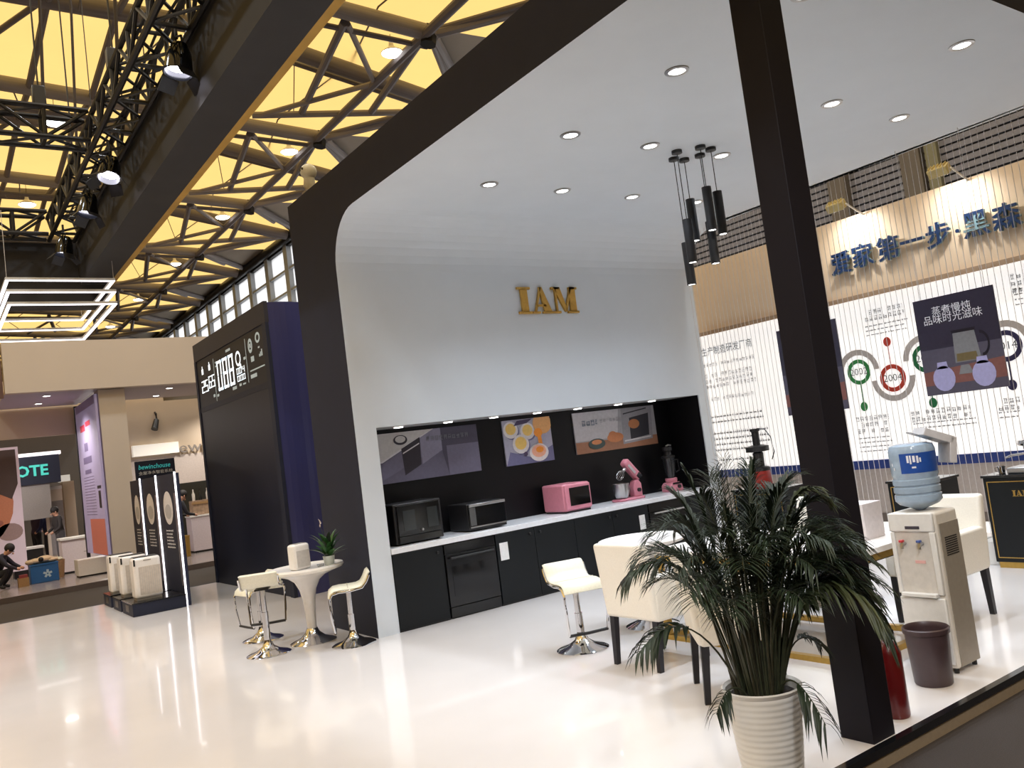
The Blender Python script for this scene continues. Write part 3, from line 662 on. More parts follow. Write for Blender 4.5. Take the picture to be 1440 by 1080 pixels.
hung('dark poster of a glass kettle hanging right of the pillar', pa.y, pb.y, pb.z, pa.z, True)
pc = at(1092, 466, 0, 8.97); pd_ = at(1108, 585, 0, 8.97)
hung('dark poster mostly hidden behind the left side of the pillar', (pc.y + pd_.y) / 2, (pc.y + pd_.y) / 2 - (pa.y - pb.y), pd_.z, pc.z, False)
# string curtain hung from the ceiling edge
b = MB(); y = 8.25; rnd = random.Random(4)
while y > 2.3:
    x = 9.12 + rnd.uniform(-0.004, 0.004)
    b.box(x, x + 0.004, y - 0.0022, y + 0.0022, 0.02, ZC); y -= 0.067
sc = stuff(tag(b.build('string_curtain', 'silver'), 'silver string curtain hanging before the timeline wall', 'curtain'))
struct(MB().box(9.08, 9.17, 2.3, 8.3, ZC, ZC + 0.04).build('trim_14', 'white_wall'))
# floodlights on the header
for y, lb in ((6.45, 'small floodlight over the header, behind the pillar side'), (5.05, 'small floodlight over the middle of the blue slogan'), (3.3, 'small floodlight over the header beyond the picture edge')):
    t = thing('floodlight', lb, 'floodlight', (RX - 0.55, y, 4.39), 0, 'floodlights on top of the header')
    hb = MB(); mm = Matrix.Rotation(math.radians(-32), 4, 'Y'); hb.obox(mm, 0.12, 0.24, 0.11); hb.build('head', c('flood_yellow', (196, 178, 120), 0.4), t, bevel=0.01)
    for k in range(5): MB().obox(mm @ Matrix.Translation((0.0, -0.09 + 0.045 * k, 0.065)), 0.1, 0.008, 0.025).build('fin', M['flood_yellow'], t)
    MB().obox(mm @ Matrix.Translation((0.01, 0, -0.058)), 0.09, 0.2, 0.004).build('glass', 'lamp_on', t)
    MB().tube([(0.02, -0.13, 0), (0.3, -0.13, -0.1), (0.46, -0.1, -0.12)], 0.012, 8).build('arm', 'white_plastic', t, smooth=True)
    lamp('SPOT', 'flood_light', (RX - 0.52, y, 4.3), P_FLOOD, (RX - 0.12, y, 3.85), (1.0, 0.97, 0.93), 0.05, 135, 1.0)
# black display counters before the curtain
def display_counter(label, x0, y0, y1, sign, group):
    t = thing('display_counter', label, 'counter', group=group)
    MB().box(x0, x0 + 0.42, y0, y1, 0.06, 0.885).build('body', 'cabinet_black', t, bevel=0.004)
    MB().box(x0 + 0.02, x0 + 0.4, y0 + 0.02, y1 - 0.02, 0.0, 0.06).build('plinth', 'gold', t)
    MB().box(x0 - 0.015, x0 + 0.435, y0 - 0.015, y1 + 0.015, 0.885, 0.91).build('top', 'black_gloss', t, bevel=0.003)
    b = MB(); e = 0.03
    b.box(x0 - 0.004, x0, y0 + e, y1 - e, 0.84, 0.848).box(x0 - 0.004, x0, y0 + e, y1 - e, 0.1, 0.108).box(x0 - 0.004, x0, y0 + e, y0 + e + 0.008, 0.1, 0.848).box(x0 - 0.004, x0, y1 - e - 0.008, y1 - e, 0.1, 0.848)
    b.build('gold_line', 'gold', t)
    if sign:
        ys = y1 - 0.26; s = MB().box(x0 - 0.002, x0, ys - 0.17, ys + 0.02, 0.69, 0.77).build('sign_plate', 'cabinet_black', t)
        serif(s, (x0 - 0.002, ys, 0.7), 0.17, '-X', 'gold', 0.004)
    return t
G = 'black gold-trimmed display counters'
display_counter('black gold-trimmed counter with gold IAM lettering at the right edge', 8.64, 3.62, 4.38, True, G)
display_counter('black gold-trimmed counter behind the water bottle', 8.5, 4.78, 5.32, True, G)
display_counter('black counter carrying the red juicer behind the palm', 8.25, 6.5, 7.25, True, G)
# red juicer with dark tower
t = thing('juicer', 'red slow juicer with a black feed tube on a black counter', 'juicer', (8.47, 6.95, 0.91))
MB().lathe([(0.12, 0.0), (0.125, 0.05), (0.115, 0.2), (0.09, 0.22)], n=24).build('base', c('juicer_red', (146, 44, 38), 0.3), t, smooth=True)
MB().lathe([(0.118, 0.2), (0.118, 0.24), (0.1, 0.25)], n=24).build('collar', 'black_metal', t, smooth=True)
MB().lathe([(0.06, 0.24), (0.065, 0.42), (0.05, 0.43)], n=18).build('drum', 'black_metal', t, smooth=True)
MB().lathe([(0.05, 0.43), (0.14, 0.44), (0.14, 0.5), (0.06, 0.52)], n=22).build('hopper', 'black_metal', t, smooth=True)
MB().lathe([(0.045, 0.5), (0.045, 0.68), (0.06, 0.69), (0.06, 0.72), (0.0, 0.72)], n=16).build('feed_tube', 'black_metal', t, smooth=True)
MB().tube([(0.02, -0.03, 0.72), (0.03, -0.13, 0.70), (0.03, -0.2, 0.6), (0.02, -0.23, 0.42), (0.0, -0.2, 0.33)], 0.007, 6).build('hose', 'black_metal', t, smooth=True)
MB().lathe([(0.05, 0.0), (0.055, 0.12), (0.045, 0.12), (0.04, 0.01)], -0.02, 0.2, n=16).build('juice_cup', c('clear_cup', (200, 205, 210), 0.1, trans=0.7), t, smooth=True)
# chrome appliance on the IAM counter
t = thing('coffee_machine', 'chrome kitchen machine on the gold-lettered black counter', 'appliance', (8.86, 4.0, 0.91))
MB().box(-0.14, 0.14, -0.16, 0.18, 0.0, 0.06).build('drip_base', 'steel', t, bevel=0.012)
MB().lathe([(0.075, 0.06), (0.07, 0.2), (0.078, 0.26), (0.05, 0.28)], 0.02, -0.02, 20).build('column', 'chrome', t, smooth=True)
MB().lathe([(0.11, 0.26), (0.125, 0.28), (0.115, 0.31), (0.03, 0.33)], 0.02, -0.02, 20).build('head', 'chrome', t, smooth=True)
MB().tube([(-0.02, 0.04, 0.18), (-0.05, 0.15, 0.17), (-0.06, 0.2, 0.15)], 0.012, 8).build('spout', 'chrome', t, smooth=True)
MB().cyl((0.02, -0.02, 0.33), (0.02, -0.02, 0.36), 0.02, n=10).build('lid_knob', 'black_metal', t, smooth=True)
t = thing('steel_cup', 'small steel cup left of the chrome machine on the black counter', 'cup', (8.84, 4.28, 0.91))
MB().lathe([(0.03, 0), (0.04, 0.07), (0.036, 0.07), (0.027, 0.006)], n=16, c1=False).build('cup', 'chrome', t, smooth=True)
MB().tube([(0, 0.038, 0.06), (0, 0.065, 0.055), (0, 0.06, 0.02), (0, 0.033, 0.015)], 0.005, 6).build('cup_handle', 'chrome', t, smooth=True)
t = thing('white_carton', 'white carton on the floor left of the IAM counter', 'box', (8.92, 4.58, 0))
b = MB(); b.box(-0.15, 0.15, -0.16, 0.14, 0, 0.24); b.build('carton_body', 'white_plastic', t, bevel=0.006)
MB().box(-0.152, 0.152, -0.02, 0.0, 0.238, 0.243).build('tape', 'grey_plastic', t)
# ================================================================ bar stools
def bar_stool(label, loc, rz, lift=0.0):
    t = thing('bar_stool', label, 'stool', loc, rz, 'cream bar stools with chrome bases')
    H = lift
    MB().lathe([(0.0, 0.0), (0.225, 0.0), (0.226, 0.008), (0.2, 0.022), (0.12, 0.045), (0.06, 0.085), (0.038, 0.13), (0.034, 0.15)], n=36).build('base', 'chrome', t, smooth=True)
    MB().cyl((0, 0, 0.14), (0, 0, 0.36 + H), 0.034, n=18).build('gas_lift_sleeve', 'chrome', t, smooth=True)
    MB().cyl((0, 0, 0.36 + H), (0, 0, 0.6 + H), 0.026, n=18).build('post', 'chrome', t, smooth=True)
    MB().box(-0.09, 0.09, -0.07, 0.07, 0.592 + H, 0.606 + H).build('mount_plate', 'black_metal', t)
    prof = [(-0.225, 0.775), (-0.205, 0.76), (-0.175, 0.70), (-0.14, 0.652), (-0.09, 0.634), (0.0, 0.632), (0.09, 0.636), (0.15, 0.63), (0.185, 0.605), (0.2, 0.565)]
    b = MB(); w = 0.19; th = 0.034; rings = []
    for i, (x, z) in enumerate(prof):
        a = Vector(prof[max(i - 1, 0)]); q = Vector(prof[min(i + 1, len(prof) - 1)]); d = (q - a).normalized(); n = Vector((-d.y, d.x))
        if n.y < 0 and i > 1: n = -n
        n = Vector((d.y, -d.x)) * -1
        e = 0.8 if i in (0, len(prof) - 1) else 1.0
        ring = []
        for (yy, k) in ((-w, 0.25), (-w + 0.02, 1), (w - 0.02, 1), (w, 0.25), (w, -0.25), (w - 0.02, -0.55), (-w + 0.02, -0.55), (-w, -0.25)):
            p = Vector((x, z)) + n * (th * 0.5 * k * e); ring.append(b.bm.verts.new((p.x, yy, p.y + H)))
        rings.append(ring)
    b.skin(rings); s = b.build('seat', 'stool_cream', t, smooth=True)
    MB().box(0.0, 0.012, -w + 0.01, w - 0.01, 0.6495 + H, 0.6515 + H).build('seam', c('seam', (196, 190, 170)), s)
    for sg in (-1, 1):
        y = sg * (w + 0.004)
        MB().tube([(-0.215, y, 0.745 + H), (-0.18, y, 0.68 + H), (-0.135, y, 0.63 + H), (0.0, y, 0.612 + H), (0.1, y, 0.617 + H), (0.17, y, 0.602 + H), (0.2, y, 0.55 + H), (0.2, y * 0.98, 0.4 + H), (0.175, y * 0.92, 0.22 + H)], 0.011, 8).build('side_tube', 'chrome', t, smooth=True)
    MB().tube([(0.175, -w * 0.92 - 0.003, 0.22 + H), (0.172, 0, 0.215 + H), (0.175, w * 0.92 + 0.003, 0.22 + H)], 0.014, 8).build('footrest', 'black_metal', t, smooth=True)
    return t
def yaw(dx, dy): return math.atan2(dy, dx)
bar_stool('cream bar stool standing alone before the black kitchen cabinets', (4.57, 5.91, 0), yaw(-0.25, -0.95), -0.05)
bar_stool('cream bar stool right of the bistro table, seat end pointing to it', (3.55, 8.37, 0), yaw(-0.86, 0.35), -0.05)
bar_stool('cream bar stool nearest the viewer left of the bistro table', (2.85, 8.93, 0), yaw(0.45, 0.9), 0.07)
bar_stool('cream bar stool mostly hidden behind the left one at the bistro table', (3.08, 9.8, 0), yaw(-0.95, -0.12), -0.04)
# trumpet tables
def bistro(label, loc):
    t = thing('bistro_table', label, 'table', loc, 0, 'white trumpet bistro tables')
    MB().lathe([(0.0, 0.0), (0.245, 0.0), (0.246, 0.008), (0.21, 0.024), (0.13, 0.055), (0.075, 0.105), (0.055, 0.15)], n=40).build('base', 'chrome', t, smooth=True)
    MB().lathe([(0.05, 0.14), (0.055, 0.3), (0.068, 0.45), (0.09, 0.56), (0.135, 0.65), (0.2, 0.7), (0.3, 0.735), (0.37, 0.755), (0.37, 0.76)], n=40).build('pedestal', 'white_gloss', t, smooth=True)
    MB().lathe([(0.365, 0.757), (0.395, 0.762), (0.405, 0.785), (0.398, 0.805), (0.375, 0.807), (0.36, 0.797), (0.0, 0.797)], n=48).build('tabletop', 'white_gloss', t, smooth=True)
    return t
bistro('white trumpet table with plant and white box by the black fascia', (3.36, 9.0, 0))
bistro('white trumpet table behind the white armchairs before the kitchen', (5.46, 5.97, 0))
# things on the bistro table
t = thing('air_purifier', 'small white purifier standing on the left bistro table', 'purifier', (3.25, 8.86, 0.797), 0.25)
MB().box(-0.1, 0.1, -0.07, 0.07, 0.0, 0.27).build('body', 'white_gloss', t, bevel=0.03, seg=3)
MB().box(-0.075, 0.085, -0.0735, -0.069, 0.03, 0.2).build('grille', c('grille_grey', (196, 190, 184), 0.5), t)
MB().box(-0.07, 0.07, -0.045, 0.045, 0.268, 0.273).build('top_panel', 'grey_plastic', t)
t = thing('potted_plant', 'small green potted plant with a white flower on the bistro table', 'plant', (3.53, 8.74, 0.797))
MB().lathe([(0.05, 0), (0.062, 0.09), (0.066, 0.1), (0.058, 0.1), (0.054, 0.08)], n=20, c1=False).build('pot', c('pale_pot', (205, 214, 214), 0.35), t, smooth=True)
MB().cyl((0, 0, 0.06), (0, 0, 0.085), 0.055, n=16).build('soil', 'soil', t)
rnd = random.Random(11)
def blade(b, base, tip, ctl, w, n=5, fold=0.25):
    prev = None; base, tip, ctl = Vector(base), Vector(tip), Vector(ctl)
    for i in range(n + 1):
        u = i / n; p = base * (1 - u) ** 2 + ctl * 2 * u * (1 - u) + tip * u * u
        d = (ctl - base) * (1 - u) + (tip - ctl) * u
        sd = d.cross(Vector((0, 0, 1)))
        sd = sd.normalized() if sd.length > 1e-5 else Vector((1, 0, 0))
        ww = w * math.sin(math.pi * min(1, 0.12 + u * 0.88)) if n > 2 else w
        up = sd.cross(d).normalized()
        cur = [b.bm.verts.new(p + sd * ww + up * ww * fold), b.bm.verts.new(p), b.bm.verts.new(p - sd * ww + up * ww * fold)]
        if prev:
            b._f([prev[0], prev[1], cur[1], cur[0]]); b._f([prev[1], prev[2], cur[2], cur[1]])
        prev = cur
for i in range(46):
    a_ = i * 2.4 + rnd.random() * 0.5; r = rnd.uniform(0.06, 0.22); h = rnd.uniform(0.14, 0.37)
    b = MB(); blade(b, (0.02 * math.cos(a_), 0.02 * math.sin(a_), 0.08), (r * math.cos(a_), r * math.sin(a_), h), (r * 0.3 * math.cos(a_), r * 0.3 * math.sin(a_), h * 0.85), rnd.uniform(0.018, 0.032))
    b.build('leaf', c('leaf_bright', (48, 92, 44), 0.4, var=0.3) if i % 3 else 'leaf', t, smooth=True)
f = MB().tube([(0, 0, 0.08), (-0.02, 0.01, 0.3), (-0.05, 0.02, 0.42)], 0.003, 5).build('flower_stalk', 'leaf_l', t)
b = MB(); blade(b, (-0.05, 0.02, 0.41), (-0.065, 0.02, 0.5), (-0.04, 0.02, 0.46), 0.022); b.build('flower', c('flower_white', (226, 214, 218)), f, smooth=True)
t = thing('glass_ashtray', 'small glass dish between purifier and potted plant', 'dish', (3.42, 8.72, 0.797))
MB().lathe([(0.03, 0), (0.042, 0.03), (0.036, 0.03), (0.026, 0.008)], n=14, c1=False).build('dish', 'clear_cup', t, smooth=True)
# ================================================================ armchairs
def armchair(label, loc, rz):
    t = thing('armchair', label, 'chair', loc, rz, 'white leather armchairs with black legs')
    b = MB(); b.hexa([(-0.27, -0.28, 0.37), (-0.16, -0.28, 0.37), (-0.16, 0.28, 0.37), (-0.27, 0.28, 0.37), (-0.325, -0.285, 0.95), (-0.25, -0.285, 0.95), (-0.25, 0.285, 0.95), (-0.325, 0.285, 0.95)])
    b.build('backrest', 'cream', t, bevel=0.028, seg=3)
    for s in (-1, 1):
        y0, y1 = (0.19, 0.285) if s > 0 else (-0.285, -0.19)
        MB().box(-0.255, 0.28, y0, y1, 0.365, 0.70).build('armrest', 'cream', t, bevel=0.024, seg=3)
    MB().box(-0.2, 0.275, -0.195, 0.195, 0.37, 0.40).build('seat_base', 'cream', t, bevel=0.01)
    MB().box(-0.18, 0.285, -0.188, 0.188, 0.395, 0.48).build('seat_cushion', 'cream', t, bevel=0.03, seg=3)
    for x in (-0.225, 0.24):
        for y in (-0.24, 0.24):
            k = -0.03 if x < 0 else 0.0
            MB().hexa([(x - 0.019 + k, y - 0.019, 0), (x + 0.019 + k, y - 0.019, 0), (x + 0.019 + k, y + 0.019, 0), (x - 0.019 + k, y + 0.019, 0), (x - 0.026, y - 0.026, 0.37), (x + 0.026, y - 0.026, 0.37), (x + 0.026, y + 0.026, 0.37), (x - 0.026, y + 0.026, 0.37)]).build('leg', 'dark_wood', t)
    return t
armchair('white armchair seen from behind, left of the palm', (4.66, 5.04, 0), 0.0)
cdir = Vector((0.78, -0.62)); mid = Vector((4.205, 4.2))
armchair('white armchair half hidden behind the palm fronds', (mid.x + cdir.x * 0.25, mid.y + cdir.y * 0.25, 0), yaw(*cdir))
armchair('white armchair behind the water dispenser', (6.63, 3.82, 0), math.pi)
armchair('white armchair on the far side of the rectangular table behind the pillar', (6.75, 5.1, 0), math.pi)
# rectangular table with gold frame
t = thing('dining_table', 'rectangular white table with a gold frame behind the pillar', 'table')
MB().box(5.12, 6.2, 3.62, 5.5, 0.715, 0.76).build('tabletop', 'white_gloss', t, bevel=0.006)
b = MB()
for (x0, x1, y0, y1) in ((5.14, 6.18, 3.64, 3.69), (5.14, 6.18, 5.43, 5.48), (5.14, 5.19, 3.69, 5.43), (6.13, 6.18, 3.69, 5.43)): b.box(x0, x1, y0, y1, 0.665, 0.714)
b.build('apron', 'gold', t)
for (y0, y1) in ((3.64, 3.69), (5.43, 5.48)):
    for x0 in (5.14, 6.13): MB().box(x0, x0 + 0.05, y0, y1, 0.04, 0.664).build('leg', 'gold', t)
for (x0, x1, y0, y1) in ((5.14, 6.18, 3.64, 3.69), (5.14, 6.18, 5.43, 5.48), (5.14, 5.19, 3.69, 5.43), (6.13, 6.18, 3.69, 5.43)): MB().box(x0, x1, y0, y1, 0.0, 0.04).build('floor_rail', 'gold', t)
MB().box(5.2, 6.12, 3.7, 5.42, 0.64, 0.70).build('underside', 'black_metal', t)  # black slab standing in for the shade beneath the tabletop
t = thing('white_carton', 'pale grey carton standing on the rectangular table behind the pillar', 'box', (5.9, 3.98, 0.76))
MB().box(-0.12, 0.12, -0.13, 0.13, 0, 0.27).build('carton_body', c('pale_grey', (206, 198, 198)), t, bevel=0.004)
MB().box(-0.122, -0.12, -0.1, -0.03, 0.06, 0.12).build('label', 'grey_plastic', t)
# ================================================================ water dispenser
t = thing('water_dispenser', 'cream water dispenser with hot and cold taps beside the pillar', 'dispenser')
x0, x1, y0, y1 = 5.31, 5.605, 3.045, 3.365
b = MB(); b.box(x0 + 0.012, x1, y0, y1, 0.03, 1.03); b.build('body', c('dispenser_cream', (222, 216, 206), 0.4, var=0.03), t, bevel=0.022, seg=3)
side = MB().box(x0 + 0.05, x1 - 0.012, y0 - 0.004, y0 + 0.01, 0.04, 0.95).build('side_panel', c('dispenser_side', (150, 142, 130), 0.45, var=0.05), t)
for k in range(9): MB().box(x0 + 0.09, x1 - 0.06, y0 - 0.007, y0 - 0.003, 0.74 + k * 0.014, 0.746 + k * 0.014).build('vent_slot', 'dark', side)
MB().box(x0 - 0.006, x0 + 0.02, y0 + 0.006, y1 - 0.006, 0.905, 1.03).build('top_fascia', 'white_plastic', t, bevel=0.01)
MB().box(x0 - 0.01, x0 - 0.005, y0 + 0.1, y0 + 0.2, 0.925, 0.945).build('indicator', c('indicator', (58, 52, 64), 0.2), t, bevel=0.003)
for (a_, b_, z0, z1) in ((y0 + 0.006, y0 + 0.045, 0.5, 0.905), (y1 - 0.035, y1 - 0.006, 0.5, 0.905)): MB().box(x0 - 0.006, x0 + 0.02, a_, b_, z0, z1).build('recess_frame', 'white_plastic', t, bevel=0.006)
MB().box(x0 + 0.006, x0 + 0.013, y0 + 0.045, y1 - 0.035, 0.5, 0.905).build('recess_back', c('recess_grey', (204, 198, 190)), t)
for y, m in ((y1 - 0.095, c('tap_red', (196, 60, 66), 0.3)), (y0 + 0.105, c('tap_blue', (70, 90, 150), 0.3))):
    tp = MB().tube([(x0 + 0.01, y, 0.83), (x0 - 0.03, y, 0.83), (x0 - 0.036, y, 0.80)], 0.012, 8).build('tap', 'steel', t, smooth=True)
    MB().box(x0 - 0.045, x0 - 0.015, y - 0.013, y + 0.013, 0.842, 0.858).build('lever', m, tp, bevel=0.003)
MB().box(x0 + 0.003, x0 + 0.007, y0 + 0.1, y0 + 0.17, 0.70, 0.72).build('sticker', c('sticker', (226, 176, 170)), t)
MB().box(x0 - 0.03, x0 + 0.02, y0 + 0.045, y1 - 0.035, 0.485, 0.51).build('drip_tray', 'white_plastic', t, bevel=0.004)
MB().box(x0 - 0.006, x0 + 0.02, y0 + 0.006, y1 - 0.006, 0.06, 0.48).build('lower_door', 'white_plastic', t, bevel=0.008)
for x in (x0 + 0.04, x1 - 0.03):
    for y in (y0 + 0.03, y1 - 0.03): MB().cyl((x, y, 0), (x, y, 0.032), 0.016, n=8).build('foot', 'black_metal', t)
t = thing('water_bottle', 'blue water bottle upside down on the dispenser', 'bottle', (5.465, 3.21, 1.028))
t.scale = (1.08, 1.08, 0.94)
b = MB()
prof = [(0.03, 0.005), (0.05, 0.02), (0.115, 0.05), (0.135, 0.075)]
for k in range(3): z_ = 0.08 + k * 0.055; prof += [(0.135, z_), (0.135, z_ + 0.035), (0.128, z_ + 0.04), (0.128, z_ + 0.05)]
prof += [(0.135, 0.255), (0.135, 0.43), (0.125, 0.465), (0.09, 0.478), (0.0, 0.478)]
b.lathe(prof, n=32); wb = b.build('bottle_body', c('water_blue', (186, 208, 230), 0.12, trans=0.35, spec=0.6), t, smooth=True)
b = MB(); n = 18
for i in range(n):
    a0, a1 = [math.radians(178 + 108 * k / n) for k in (i, i + 1)]
    b.poly([(0.1365 * math.cos(a0), 0.1365 * math.sin(a0), 0.275), (0.1365 * math.cos(a1), 0.1365 * math.sin(a1), 0.275), (0.1365 * math.cos(a1), 0.1365 * math.sin(a1), 0.415), (0.1365 * math.cos(a0), 0.1365 * math.sin(a0), 0.415)])
b.build('label', c('label_blue', (36, 78, 158), 0.35), t)
b = MB()
for i, (u, z_, w, h) in enumerate(((196, .35, 5, .05), (203, .34, 4, .06), (210, .352, 6, .045), (219, .345, 5, .05), (226, .35, 4, .03), (206, .31, 10, .012), (150, .33, 3, .02), (156, .3, 3, .02))):
    a0, a1 = math.radians(u), math.radians(u + w); r = 0.1375
    b.poly([(r * math.cos(a0), r * math.sin(a0), z_), (r * math.cos(a1), r * math.sin(a1), z_), (r * math.cos(a1), r * math.sin(a1), z_ + h), (r * math.cos(a0), r * math.sin(a0), z_ + h)])
b.build('label_print', 'ink_w', t)
t = thing('folded_carton', 'open grey flat carton resting tilted on the water bottle', 'carton', (5.5, 3.11, 1.482), -0.62)
m_a = Matrix.Rotation(math.radians(24), 4, 'Y')
MB().obox(m_a @ Matrix.Translation((0.03, 0, 0.045)), 0.2, 0.17, 0.05).build('panel', c('carton_grey', (206, 204, 206), 0.5), t, bevel=0.004)
MB().obox(Matrix.Translation((0.125, 0, -0.075)) @ Matrix.Rotation(math.radians(98), 4, 'Y'), 0.17, 0.17, 0.045).build('flap', M['carton_grey'], t, bevel=0.004)
MB().obox(m_a @ Matrix.Translation((-0.09, 0.03, 0.02)), 0.06, 0.07, 0.006).build('film', 'clear_cup', t)
t = thing('waste_bin', 'dark brown round waste bin before the water dispenser', 'bin', (5.1, 3.09, 0))
MB().lathe([(0.0, 0.0), (0.105, 0.0), (0.112, 0.01), (0.13, 0.33), (0.125, 0.33), (0.106, 0.02), (0.0, 0.02)], n=32).build('bucket', 'brown_plastic', t, smooth=True)
MB().lathe([(0.13, 0.315), (0.138, 0.318), (0.14, 0.345), (0.132, 0.352), (0.124, 0.34), (0.124, 0.315)], n=32, c0=False, c1=False).build('rim', 'brown_plastic', t, smooth=True)
t = thing('fire_extinguisher', 'red fire extinguisher behind the black pillar', 'extinguisher', (4.47, 2.96, 0))
MB().lathe([(0.065, 0.0), (0.07, 0.01), (0.07, 0.36), (0.05, 0.41), (0.02, 0.43)], n=24).build('cylinder', 'red', t, smooth=True)
MB().lathe([(0.02, 0.43), (0.02, 0.46), (0.012, 0.47)], n=12).build('neck', 'steel', t, smooth=True)
MB().box(-0.012, 0.012, -0.05, 0.03, 0.465, 0.49).build('valve_lever', 'black_metal', t, bevel=0.003)
MB().tube([(0.0, 0.02, 0.46), (0.05, 0.06, 0.44), (0.07, 0.05, 0.3), (0.068, 0.03, 0.16)], 0.009, 8).build('hose', 'black_metal', t, smooth=True)
# ================================================================ areca palm
PX, PYY = 3.36, 2.95
t = thing('potted_palm', 'large dark green palm in a white ribbed pot before the pillar', 'palm', (PX, PYY, 0))
prof = [(0.0, 0.0), (0.135, 0.0)]
for k in range(15):
    z_ = 0.012 + k * 0.029; r = 0.14 + 0.042 * (k / 14) ** 0.8
    prof += [(r, z_), (r + 0.0022, z_ + 0.008), (r + 0.0026, z_ + 0.015), (r + 0.0006, z_ + 0.024)]
prof += [(0.192, 0.455), (0.197, 0.464), (0.189, 0.47), (0.176, 0.458), (0.172, 0.40)]
MB().lathe(prof, n=44, c1=False).build('pot', 'pot', t, smooth=True)
MB().cyl((0, 0, 0.37), (0, 0, 0.425), 0.164, n=28).build('soil', 'soil', t)
rgt = Vector((0.815, -0.566, 0)); fwd = Vector((0.58, 0.815, 0))
rnd = random.Random(23)
def frond(base, ctl, tip, n_leaf, ll, m, droop=0.5, start=0.38, wid=0.0062):
    b = MB(); base, ctl, tip = Vector(base), Vector(ctl), Vector(tip)
    P = lambda u: base * (1 - u) ** 2 + ctl * 2 * u * (1 - u) + tip * u * u
    D = lambda u: ((ctl - base) * (1 - u) + (tip - ctl) * u).normalized()
    pts = [P(i / 12) for i in range(13)]
    b.use(1); b.tube(pts, [0.0068 * (1 - 0.78 * i / 12) for i in range(13)], 5); b.use(0)
    for i in range(n_leaf):
        u = start + (1 - start) * (i + 0.5) / n_leaf
        p, d = P(u), D(u)
        s = d.cross(Vector((0, 0, 1))); s = s.normalized() if s.length > 1e-3 else Vector((1, 0, 0))
        v = (u - start) / (1 - start)
        l = ll * (0.6 + 0.95 * v - 1.1 * v * v) * rnd.uniform(0.86, 1.1)
        for sg in (-1, 1):
            q = s * sg
            out = (q * 0.72 + d * (0.5 + 0.35 * v) + Vector((0, 0, 0.22)) + Vector((rnd.uniform(-.12, .12), rnd.uniform(-.12, .12), rnd.uniform(-.1, .1)))).normalized()
            tipv = p + out * l - Vector((0, 0, droop * l * rnd.uniform(0.55, 1.15)))
            blade(b, p, tipv, p + out * l * 0.55 + Vector((0, 0, 0.015)), wid * rnd.uniform(0.8, 1.2), 3, 0.35)
    return b.build('frond', [M[m], M['stem']], t, smooth=True)
def fr(r, f, z, hz, b_ang=None, n=34, ll=0.2, m='leaf', droop=0.5, k=0.35, start=0.3, br=0.09, wid=0.0062):
    """tip r to the right, f away, height z; hz = height of the bend"""
    tip = rgt * r + fwd * f; tip.z = z
    a_ = math.atan2(f, r) if b_ang is None else b_ang
    base = rgt * (math.cos(a_) * br) + fwd * (math.sin(a_) * br); base.z = 0.41
    ctl = rgt * (r * k) + fwd * (f * k); ctl.z = hz
    frond(base, ctl, tip, n, ll, m, droop, start, wid)
# long fronds seen singly in the photograph
fr(-0.60, -0.02, 1.06, 1.36, n=34, ll=0.2, k=0.42, start=0.42, droop=0.75, wid=0.0075)   # arching far left
fr(-0.60, -0.16, 0.74, 1.02, n=19, ll=0.2, k=0.5, start=0.52, droop=0.85, wid=0.0105)    # low left
fr(0.44, -0.06, 1.34, 1.62, n=30, ll=0.17, m='leaf_l', k=0.5, start=0.45, droop=0.6, wid=0.008)   # upper right across the pillar
fr(0.58, -0.18, 0.72, 1.26, n=40, ll=0.3, k=0.55, start=0.3, droop=0.95, wid=0.008)      # big dark one before the pillar
fr(0.50, -0.3, 0.84, 1.2, n=36, ll=0.28, m='leaf_l', k=0.5, start=0.35, droop=0.95, wid=0.008)
for (r, f, z, hz) in ((-.22, .05, 1.56, 1.32), (.0, .1, 1.6, 1.26), (-.1, -.12, 1.55, 1.28), (.12, .0, 1.55, 1.3), (.05, -.15, 1.48, 1.25), (-.3, .1, 1.46, 1.36)):
    fr(r, f, z, hz, k=0.5, ll=0.19, droop=0.25, wid=0.0048)
for (r, f, z, hz) in ((-.42, .15, 1.24, 1.46), (-.38, -.28, 1.1, 1.36), (-.34, .0, 1.3, 1.42), (-.46, -.1, 1.12, 1.34), (.2, -.2, 1.42, 1.34), (.28, .2, 1.4, 1.42), (.34, -.1, 1.2, 1.38), (.36, .0, 1.22, 1.4), (-.16, -.3, 1.28, 1.38), (.06, -.34, 1.22, 1.36), (-.28, .3, 1.22, 1.4), (.1, .35, 1.24, 1.42)):
    fr(r, f, z, hz, n=38, ll=0.27, k=0.46, droop=0.32, wid=0.0042)
for (r, f, z, hz) in ((-.1, -.42, 1.0, 1.34), (.2, -.42, .95, 1.3), (-.3, -.36, .86, 1.18), (.36, -.26, .92, 1.24), (.02, -.36, 1.08, 1.3), (-.36, .3, .98, 1.26), (.3, .36, .96, 1.3), (-.2, -.44, .82, 1.12), (.12, -.46, .82, 1.14), (-.42, .05, .9, 1.14), (.42, -.12, .86, 1.16)):
    fr(r * 1.08, f * 1.08, z + .12, hz, n=36, ll=0.26, k=0.5, droop=0.4, wid=0.0042)
for (r, f, z, hz) in ((-.12, -.1, 1.22, 1.06), (.1, .05, 1.2, 1.06), (.0, -.2, 1.12, 1.0), (-.2, .1, 1.16, 1.02), (.2, -.1, 1.1, 1.0), (.05, .2, 1.18, 1.0), (-.05, .0, 1.34, 1.1), (.08, -.08, 1.32, 1.1)):
    fr(r, f, z, hz, n=36, ll=0.25, k=0.5, droop=0.3, start=0.36, wid=0.0042)
